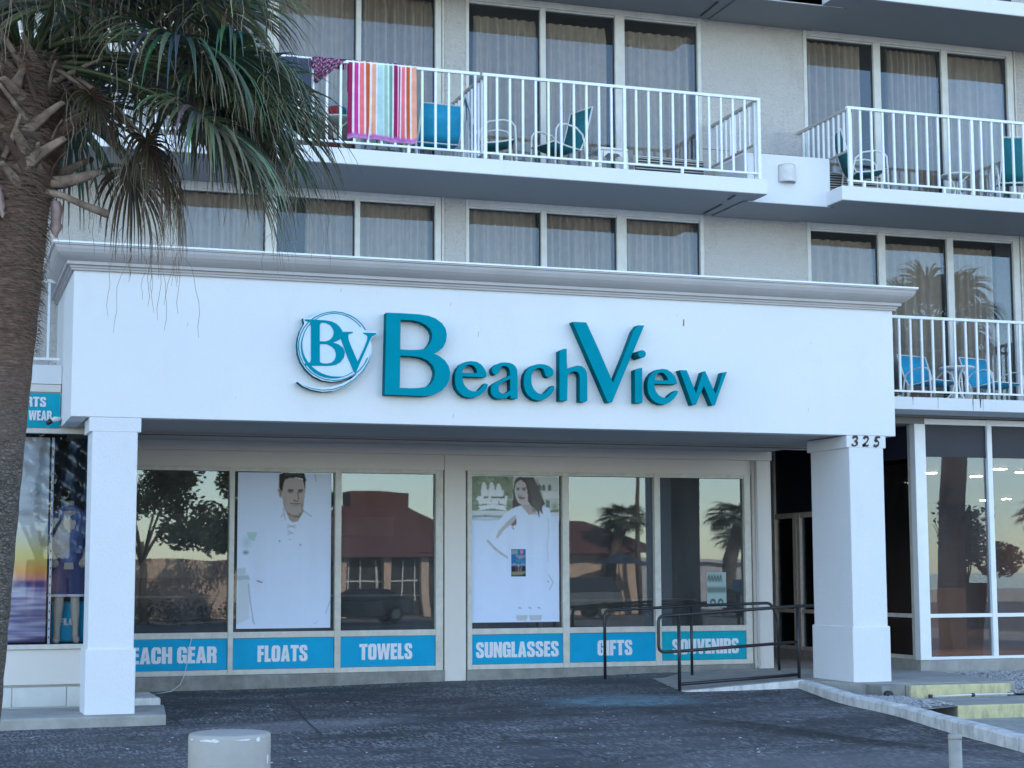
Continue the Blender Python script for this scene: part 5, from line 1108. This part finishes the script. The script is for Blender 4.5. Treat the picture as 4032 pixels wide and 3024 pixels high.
# ================================================================== palms
G3=Vector((0,0,-1))
def palm(root,cx,cy,cz,base,r0,r1,fronds,nleaf,label=None,scale=1.,boots=34,thr=14,seg=8,bark='trunk',cv=1.15):
    # trunk
    b=MB(); n=36; rows=46
    for j in range(rows+1):
        q=j/rows; z=base[2]+(cz-.35*scale-base[2])*q; x=base[0]+(cx-base[0])*q**cv; y=base[1]+(cy-base[1])*q
        rr=r0+(r1-r0)*q
        for k in range(n):
            a=2*math.pi*k/n; d=1+.018*math.sin(a*3+z*2)+.012*random.uniform(-1,1)+.014*math.sin(z*38+a)
            b.v.append((x+rr*d*math.cos(a),y+rr*d*math.sin(a),z))
    for j in range(rows):
        for k in range(n): b.f.append((j*n+k,j*n+(k+1)%n,(j+1)*n+(k+1)%n,(j+1)*n+k))
    b.build('trunk',bark,root,True)
    return b
def leaflet(b,p,d,L,w,side,droop,seg,c0,c1):
    pts=[p.copy()]; ws=[w*.35]; cols=[c0]; q=p.copy(); dd=d.normalized(); st=L/seg
    for i in range(seg):
        t=(i+1)/seg; dd=(dd+G3*droop*st*(.4+2.6*t*t)).normalized(); q=q+dd*st; pts.append(q.copy())
        ws.append(w*(1. if t<.45 else max(.10,(1-t)/.55))); k=t**2; cols.append(tuple(c0[i_]*(1-k)+c1[i_]*k for i_ in range(3)))
    b.ribbon(pts,ws,side,cols,.22)
    return pts
def frond(root,c,az,el,plen,fl,nleaf,seg=8,droop=1.,thr=14,dead=False,w=.036,spread=2.35,single=False):
    """one costapalmate leaf: arched petiole and a folded fan of drooping segments"""
    d0=Vector((math.cos(az)*math.cos(el),math.sin(az)*math.cos(el),math.sin(el)))
    p=Vector(c)+Vector((math.cos(az),math.sin(az),0))*.10; d=d0.copy(); pts=[p.copy()]; ns=9
    for i in range(ns):
        d=(d+G3*(.42*droop if not dead else .9)*plen/ns).normalized(); p=p+d*plen/ns; pts.append(p.copy())
    pb=MB(); pb.tube(pts,[.022*(1-.55*i/ns) for i in range(ns+1)],5)
    g=random.uniform(.75,1.2)
    base=random.choice([(.075,.125,.08),(.115,.17,.11),(.052,.095,.063),(.20,.245,.165)])
    base=tuple(x*g for x in base)
    if dead: base=random.choice([(.07,.06,.035),(.10,.075,.05)])
    tip=(.22,.17,.10) if random.random()<.8 else base
    fo=pb.build('frond','boot' if dead else bpy.data.materials['frond_stem'],root,True)
    lb=MB(); side0=d.cross(Vector((0,0,1))); side0=side0.normalized() if side0.length>.05 else Vector((1,0,0))
    side0=(Matrix.Rotation(random.uniform(-.5,.5),3,d)@side0)
    nrm=side0.cross(d).normalized()
    # the costa runs on into the blade and bends down
    tips=[]
    for i in range(nleaf):
        u=(i+.5)/nleaf*2-1; a=u*spread; q=.32*(1-abs(u))  # attachment along the costa
        o=p+d*q*fl*.35+G3*(q*q*.3)
        dir_=(d*math.cos(a)+side0*math.sin(a)+nrm*(.10+.25*abs(u))+Vector((random.gauss(0,.05),random.gauss(0,.05),random.gauss(0,.05)))).normalized()
        L=fl*(1-.30*abs(u)**1.5)*random.uniform(.85,1.08)
        sd=(d*-math.sin(a)+side0*math.cos(a)).normalized()
        cc=tuple(x*random.uniform(.7,1.45) for x in base)
        if single: lb=MB()
        tp=leaflet(lb,o,dir_,L,w*random.uniform(.75,1.15),sd,(1.35 if not dead else 3.2)*random.uniform(.75,1.35)/max(.6,fl),seg,cc,tip if random.random()<.6 else cc)
        tips.append(tp)
        if single: lb.build('leaflet','frond',fo)
    if not single: tag(lb.build('leaflets','frond',fo),kind='stuff')
    if thr:
        tb=MB()
        for _ in range(thr):
            tp=random.choice(tips); s=Vector(tp[random.randint(3,len(tp)-2)]); L=random.uniform(.22,.58); q=s.copy(); P=[q.copy()]; ph=random.uniform(0,6); dx=Vector((random.gauss(0,.5),random.gauss(0,.4),-.3)).normalized()
            for i in range(7):
                dx=(dx+G3*.75).normalized(); q=q+dx*L/7+Vector((.012*math.sin(ph+i*1.7),.01*math.cos(ph+i*2.1),0)); P.append(q.copy())
            cc=random.choice([(.26,.20,.13),(.34,.27,.18),(.18,.13,.085)]); tb.ribbon(P,[.0032]*7+[.002],Vector((1,.2,0)),cc,.1)
        tag(tb.build('threads','frond',fo),kind='stuff')
    return fo
M['frond_stem']=mat('frond_stem',(.07,.09,.04),.5,.25,9)
def crown_boots(root,cx,cy,z0,z1,rad,n,mats=('boot',)):
    for i in range(n):
        q=i/n; a=i*2.399; z=z0+(z1-z0)*q+random.uniform(-.03,.03); L=random.uniform(.22,.46); w0=random.uniform(.045,.105)
        r=rad*(.78+.30*math.sin(math.pi*min(1,q*1.1)))
        o=Vector((math.cos(a),math.sin(a),0)); tn=Vector((-math.sin(a),math.cos(a),0)); lean=random.choice([-1,1])*random.uniform(.5,1.1)
        b=MB(); m_=6
        for j in range(m_+1):
            t=j/m_; c_=Vector((cx,cy,z))+o*(r*.84+ .13*t**1.6)+tn*(lean*L*.85*t)+Vector((0,0,L*.75*t-.05*t*t)); ww=w0*(1.25-.75*t)
            th=.011*(1-.4*t); sd=(Vector((0,0,1))*(-lean)*.6+tn).normalized()
            for u,v_ in ((-1,0),(-.5,1),(.5,1),(1,0),(.5,-.7),(-.5,-.7)): b.v.append(tuple(c_+sd*ww*.5*u+o*th*v_*(1.2 if abs(u)<1 else 1)))
        for j in range(m_):
            for k in range(6): b.f.append((j*6+k,j*6+(k+1)%6,(j+1)*6+(k+1)%6,(j+1)*6+k))
        b.f.append(tuple(range(6))[::-1]); b.f.append(tuple(m_*6+k for k in range(6)))
        fixn(b.build('leaf_base',mats[i%len(mats)],root,True))
PT=thing('palm_tree',(.25,11.5,-.15),'big shaggy palm with drooping green fronds at the left edge','palm tree')
CX,CY,CZ=.50,11.5,4.98
palm(PT,CX+.03,CY,CZ,(.20,11.5,-.2),.205,.185,0,0)
b=MB(); b.tube([(CX+.02,CY,4.0),(CX,CY,4.15),(CX,CY,4.4),(CX,CY,4.7),(CX,CY,5.05)],[.17,.205,.24,.23,.11],20); b.build('crown_core','trunk',PT,True)
crown_boots(PT,CX-.02,CY,4.02,4.90,.245,90,('boot','bootdark','boot'))
# loose bark fibres, ragged outline
fb=MB()
for _ in range(4200):
    q=random.random()**.8; z=3.0+1.95*q; a=random.uniform(0,6.283); r=.186+(.14*(z-3.95) if 3.95<z<4.4 else (.065 if z>=4.4 else 0))
    p0=Vector((CX-.01-max(0,4.3-z)*.05+r*math.cos(a),CY+r*math.sin(a),z)); tn=Vector((-math.sin(a),math.cos(a),random.uniform(-.5,.3))); o=Vector((math.cos(a),math.sin(a),0)); L=random.uniform(.04,.13)
    P=[p0,p0+tn*L*.5+o*random.uniform(.004,.014),p0+tn*L+o*random.uniform(.002,.03)+Vector((0,0,-.02))]
    g=random.uniform(.5,1.5); fb.ribbon(P,[.005,.004,.001],Vector((0,0,1)),(.13*g,.08*g,.055*g),.1)
tag(fb.build('bark_fibres','frond',PT),kind='stuff')
# hanging pale sheaths and the broken stub
for (x,y,z,L,ww,rot) in ((.33,11.32,4.0,.42,.055,-.25),(.70,11.42,4.0,.24,.085,.05),(.34,11.32,4.05,.20,.06,.3)):
    b=MB(); m_=7
    for j in range(m_+1):
        t=j/m_; w_=ww*(.5+.5*math.sin(math.pi*min(1,.25+t*.7)))*(1 if j<m_ else .3)*random.uniform(.75,1.2); xx=x+rot*L*t*.5+random.uniform(-.008,.008); zz=z-L*t
        b.v+=[(xx-w_/2,y-.01,zz),(xx,y-.016,zz),(xx+w_/2,y-.01,zz+random.uniform(-.01,.01)),(xx,y,zz)]
    for j in range(m_):
        for k in range(4): b.f.append((j*4+k,j*4+(k+1)%4,(j+1)*4+(k+1)%4,(j+1)*4+k))
    fixn(b.build('leaf_sheath','pinkboot',PT,True))
b=MB(); b.tube([(.60,11.40,4.06),(.74,11.37,4.03),(.88,11.35,3.97),(1.02,11.34,3.92),(1.035,11.34,3.915)],[.03,.022,.024,.028,.016],7); fixn(b.build('broken_stub','boot',PT,True))
b=MB(); b.tube([(.60,11.45,4.12),(.75,11.42,4.13),(.88,11.40,4.17),(.98,11.40,4.21)],[.05,.045,.035,.02],8); fixn(b.build('leaf_base','boot',PT,True))
# fronds : azimuth (deg, 0=right along the facade, -90=towards the street), elevation, petiole, blade
FR=[( -8,60,.95,.9),( 20,54,.95,.9),(-35,58,1.05,.95),(-60,52,1.0,.95),(-90,58,1.0,1.0),(-120,54,1.0,.95),(-150,56,1.0,.95),(180,50,1.0,.95),(140,50,1.05,.95),(100,50,1.05,.95),(60,50,1.05,.95),
    (  0,34,1.05,.88),( 26,30,1.10,.90),(-22,34,1.05,.92),(-46,36,1.15,.95),(-78,40,1.05,.95),(-112,38,1.05,.95),(-140,32,1.05,.95),(-168,28,1.1,.9),(150,25,1.1,.95),(115,26,1.1,.95),(80,24,1.1,.95),(50,28,1.1,.95),
    ( -6,12,1.18,.90),( 14,8,1.22,.90),( 34,10,1.25,.9),(-26,14,1.25,.95),(-42,12,1.1,.9),(170,8,1.0,.85),(-168,6,1.0,.8),(70,8,1.1,.9),(110,6,1.1,.9),
    (-10,-2,1.2,.95),(  8,-6,1.25,.92),(-24,-6,1.05,.9),(  0,18,1.05,.95),(10,4,1.0,1.),(-16,6,.95,1.),(5,80,.9,.9),(-100,80,.9,.9),(120,78,.9,.9),
    (-40,54,.50,1.0),(-18,48,.55,1.0),(-88,66,.5,.8),(-150,50,.6,.85),(-62,50,.42,.85),(-30,30,.6,.95),(-8,62,.6,1.05)]
for az,el,pl_,fl_ in FR:
    frond(PT,(CX,CY,CZ+random.uniform(-.1,.12)),R(az+random.uniform(-5,5)),R(el+random.uniform(-4,4)),pl_*random.uniform(.92,1.08),fl_*random.uniform(.95,1.1),60,thr=16,droop=1.0,single=(az,el) in ((-26,14),(-42,12),(-24,-6),(-16,6),(-22,36)))
for az,el,pl_,fl_ in ((6,-14,.95,.70),(-12,-16,.85,.62),(26,-20,.9,.66),(-34,-24,.45,.45)):
    frond(PT,(CX,CY,CZ-.05),R(az),R(el),pl_,fl_,48,thr=26,dead=True,w=.018)
# street palms behind the camera (seen in the glass)
def street_palm(x,y,h,label,r=.2,sc=1.,lean=-1.1,cat='palm tree',g='palms across the street'):
    t=thing('palm_tree',(x,y,-.4),label,cat,g)
    palm(t,x,y,h,(x+lean*.6,y,-.45),r*1.1,r,0,0,cv=3.)
    return t,h
proto,h=street_palm(18.05,15.4,6.35,'palm standing out of frame to the right before the lower balcony',.22)
for i in range(24):
    frond(proto,(18.05,15.4,6.35),i*2.399,R(70-i*5.2),.62,.85,44,seg=6,thr=5,w=.055)
for i,(x,y,s,l) in enumerate(((32.5,-34.6,.86,'palm beside the utility pole across the street'),(38.0,-33,.98,'palm near the beach end of the street'),(41.5,-40,.8,'low palm by the beach walkway'),(20,-62,1.2,'palm behind the red roofed restaurant'),(52,-30,1.0,'palm far along the street'))):
    c_=copy_tree(proto); c_.location=(x,y,-.45); c_.scale=(s*1.35,s*1.35,s*.72 if i else .70); c_.rotation_euler=(0,0,i*1.3); c_['label']=l; c_['group']='palms across the street'
proto['group']='palms across the street'
# ================================================================== across the street (reflected in the glass)
def tree(x,y,h,rx,label,dens=4200,s=.17):
    t=thing('leafy_tree',(x,y,-.45),label,'tree','leafy trees across the street')
    b=MB()
    b.tube([(x,y,-.5),(x+.1,y,h*.25),(x-.1,y,h*.45)],[.22,.17,.12],8)
    for k in range(6):
        a=k*1.05; b.tube([(x-.05,y,h*.3),(x+rx*.3*math.cos(a),y+rx*.3*math.sin(a),h*.55),(x+rx*.6*math.cos(a),y+rx*.6*math.sin(a),h*.75)],[.10,.06,.03],6)
    b.build('trunk','bark',t,True); b=MB(); cc=[(.02,.035,.015),(.035,.055,.02),(.05,.075,.03)]
    for k in range(16):
        a=random.uniform(0,6.28); q=random.random()**.6; leaves(b,x+rx*.75*q*math.cos(a),y+rx*.75*q*math.sin(a),h*.70+random.uniform(-.2,.26)*h,rx*.38,rx*.38,rx*.28,dens//16,s,cc,.5)
    b.build('crown','leafdark',t)
for i,(x,y,h,rx) in enumerate(((8.6,-30,6.6,2.9),(12.6,-29,6.0,2.5),(4.2,-31,7.5,3.2),(15.9,-31.5,5.6,1.3),(-2,-30,7,3.2))):
    tree(x,y,h,rx,('spreading tree in front of the peach wall','smaller tree at the right end of the peach wall','tall tree left of the peach wall','slim tree beside the red roofed restaurant','broad tree at the far left across the street')[i])
hb=MB()
for k in range(70): leaves(hb,random.uniform(-4,14.5),random.uniform(-27.6,-27),random.uniform(-.3,.25),.5,.4,.45,45,.09,[(.02,.03,.015),(.03,.045,.02)],.5)
tag(hb.build('clipped_hedge','leafdark'),kind='stuff')
t=thing('restaurant_building',(23,-36,-.45),'low peach building with red hipped roofs across the street','building')
box('wall','peach',t,4,15.2,-37,-35,-.45,2.25); box('wall','peach',t,24.2,33.5,-40,-35.2,-.45,2.55); box('wall','dark',t,15.8,24.1,-40,-35,-.45,2.3)
for x in (16.2,18.1,20.2,22.3,23.8): box('post','peach',t,x,x+.35,-34.99,-34.6,-.45,2.4)
for x in (18.6,19.3,20.0,21.2,22.0): box('window_bar','whitepl',t,x,x+.06,-34.99,-34.93,.2,2.2)
box('window_bar','whitepl',t,18.5,22.4,-34.99,-34.94,1.2,1.26)
def hip(x0,x1,y0,y1,z0,z1,ins):
    b=MB(); b.v+=[(x0,y0,z0),(x1,y0,z0),(x1,y1,z0),(x0,y1,z0),(x0+ins,(y0+y1)/2-.5,z1),(x1-ins,(y0+y1)/2-.5,z1),(x1-ins,(y0+y1)/2+.5,z1),(x0+ins,(y0+y1)/2+.5,z1)]
    b.f+=[(0,1,5,4),(1,2,6,5),(2,3,7,6),(3,0,4,7),(4,5,6,7),(3,2,1,0)]; return fixn(b.build('roof','redroof',t))
hip(14.6,27,-43,-34.2,2.35,4.9,4.6); hip(22,35,-42,-34.4,2.56,4.2,3.5); box('cupola','redroof',t,19.6,22.4,-39.6,-38,4.7,5.6)
b=MB(); b.box(35,46,-50,-46,-.45,2.2); b.box(34.6,46.4,-50.4,-45.6,2.2,2.4); tag(b.build('beach_pavilion','cornice'),'low pale pavilion near the beach across the street','pavilion')
t=thing('utility_pole',(33.1,-34,-.45),'wooden utility pole with a cross arm across the street','utility pole')
MB().tube([(33.1,-34,-.5),(33.1,-34,8.2)],[.16,.11],10).build('pole','bark',t,True); MB().box(32.0,34.3,-34.06,-33.94,7.3,7.42).build('cross_arm','bark',t)
MB().tube([(32.1,-34,7.5),(0,-36,8),(-40,-38,9)],.015,4).build('wire','black',t); MB().tube([(34.2,-34,7.5),(60,-36,8),(100,-38,9)],.015,4).build('wire','black',t)
t=thing('patio_umbrella',(31.7,-33,-.45),'dark folded out umbrella in front of the peach wall across the street','umbrella')
MB().lathe([(.02,2.62),(.35,2.45),(1.5,2.02),(1.52,2.0)],31.7,-33.2,8).build('canopy','navycloth',t); MB().tube([(31.7,-33.2,-.45),(31.7,-33.2,2.6)],.03,8).build('pole','bark',t)
def car(x,y,label,suv,flip=1,paint='carpaint'):
    t=thing('parked_car',(x,y,-.45),label,'car','cars across the street')
    z0=-.45; L=4.8 if suv else 4.6
    if suv: body=[(-2.35,.35),(-2.4,.6),(-2.35,1.02),(-1.35,1.12),(1.9,1.12),(2.35,1.1),(2.4,.6),(2.35,.35)]; gh=[(-1.3,1.1),(-.55,1.72),(.4,1.8),(2.0,1.76),(2.32,1.1)]
    else: body=[(-2.3,.3),(-2.32,.6),(-2.25,.78),(-1.15,.95),(1.55,.98),(2.25,.92),(2.3,.55),(2.28,.3)]; gh=[(-1.2,.94),(-.35,1.38),(.55,1.44),(1.1,1.38),(1.85,.97)]
    def sec(pts,yw,yt,m,name,par):
        b=MB(); n=len(pts); zm=min(p[1] for p in pts); zM=max(p[1] for p in pts)
        for s in (-1,1):
            for px_,pz in pts: k=(pz-zm)/(zM-zm); b.v.append((x+flip*px_,y+s*(yw+(yt-yw)*k),z0+pz))
        for i in range(n): b.f.append((i,(i+1)%n,n+(i+1)%n,n+i))
        b.f+=[tuple(range(n)),tuple(range(n,2*n))[::-1]]; return fixn(b.build(name,m,par,bevel=.05))
    bd=sec(body,.92,.88,paint,'body',t); g_=sec(gh,.86,.66,'carglass','windows',t)
    rf=[(p[0],p[1]+.012) for p in gh[1:-1]]; rf+= [(p[0],p[1]-.04) for p in gh[-2:0:-1]]; sec(rf,.70,.68,paint,'roof',t)
    for wx in (-1.45,1.45):
        for s in (-1,1):
            yy=y+s*.86; o=MB().tube([(x+wx,yy-.11,z0+.34),(x+wx,yy+.11,z0+.34)],.34,18).build('wheel','tyre',t); MB().tube([(x+wx,yy-.115,z0+.34),(x+wx,yy+.115,z0+.34)],.2,12).build('rim','steel',o)
car(27.6,-38+8.5,'grey sport utility vehicle parked by the peach wall across the street',True); car(17.0,-26,'low grey saloon car across the street below the red roof',False); car(38,-29,'dark sport utility vehicle near the beach pavilion',True,-1)
b=MB(); b.box(-60,80,-60,-58,-.45,.4); tag(b.build('beach_wall','concrete'),'low concrete wall along the beach far across the street','wall')
for o in (ch0,chb,tb0): pass
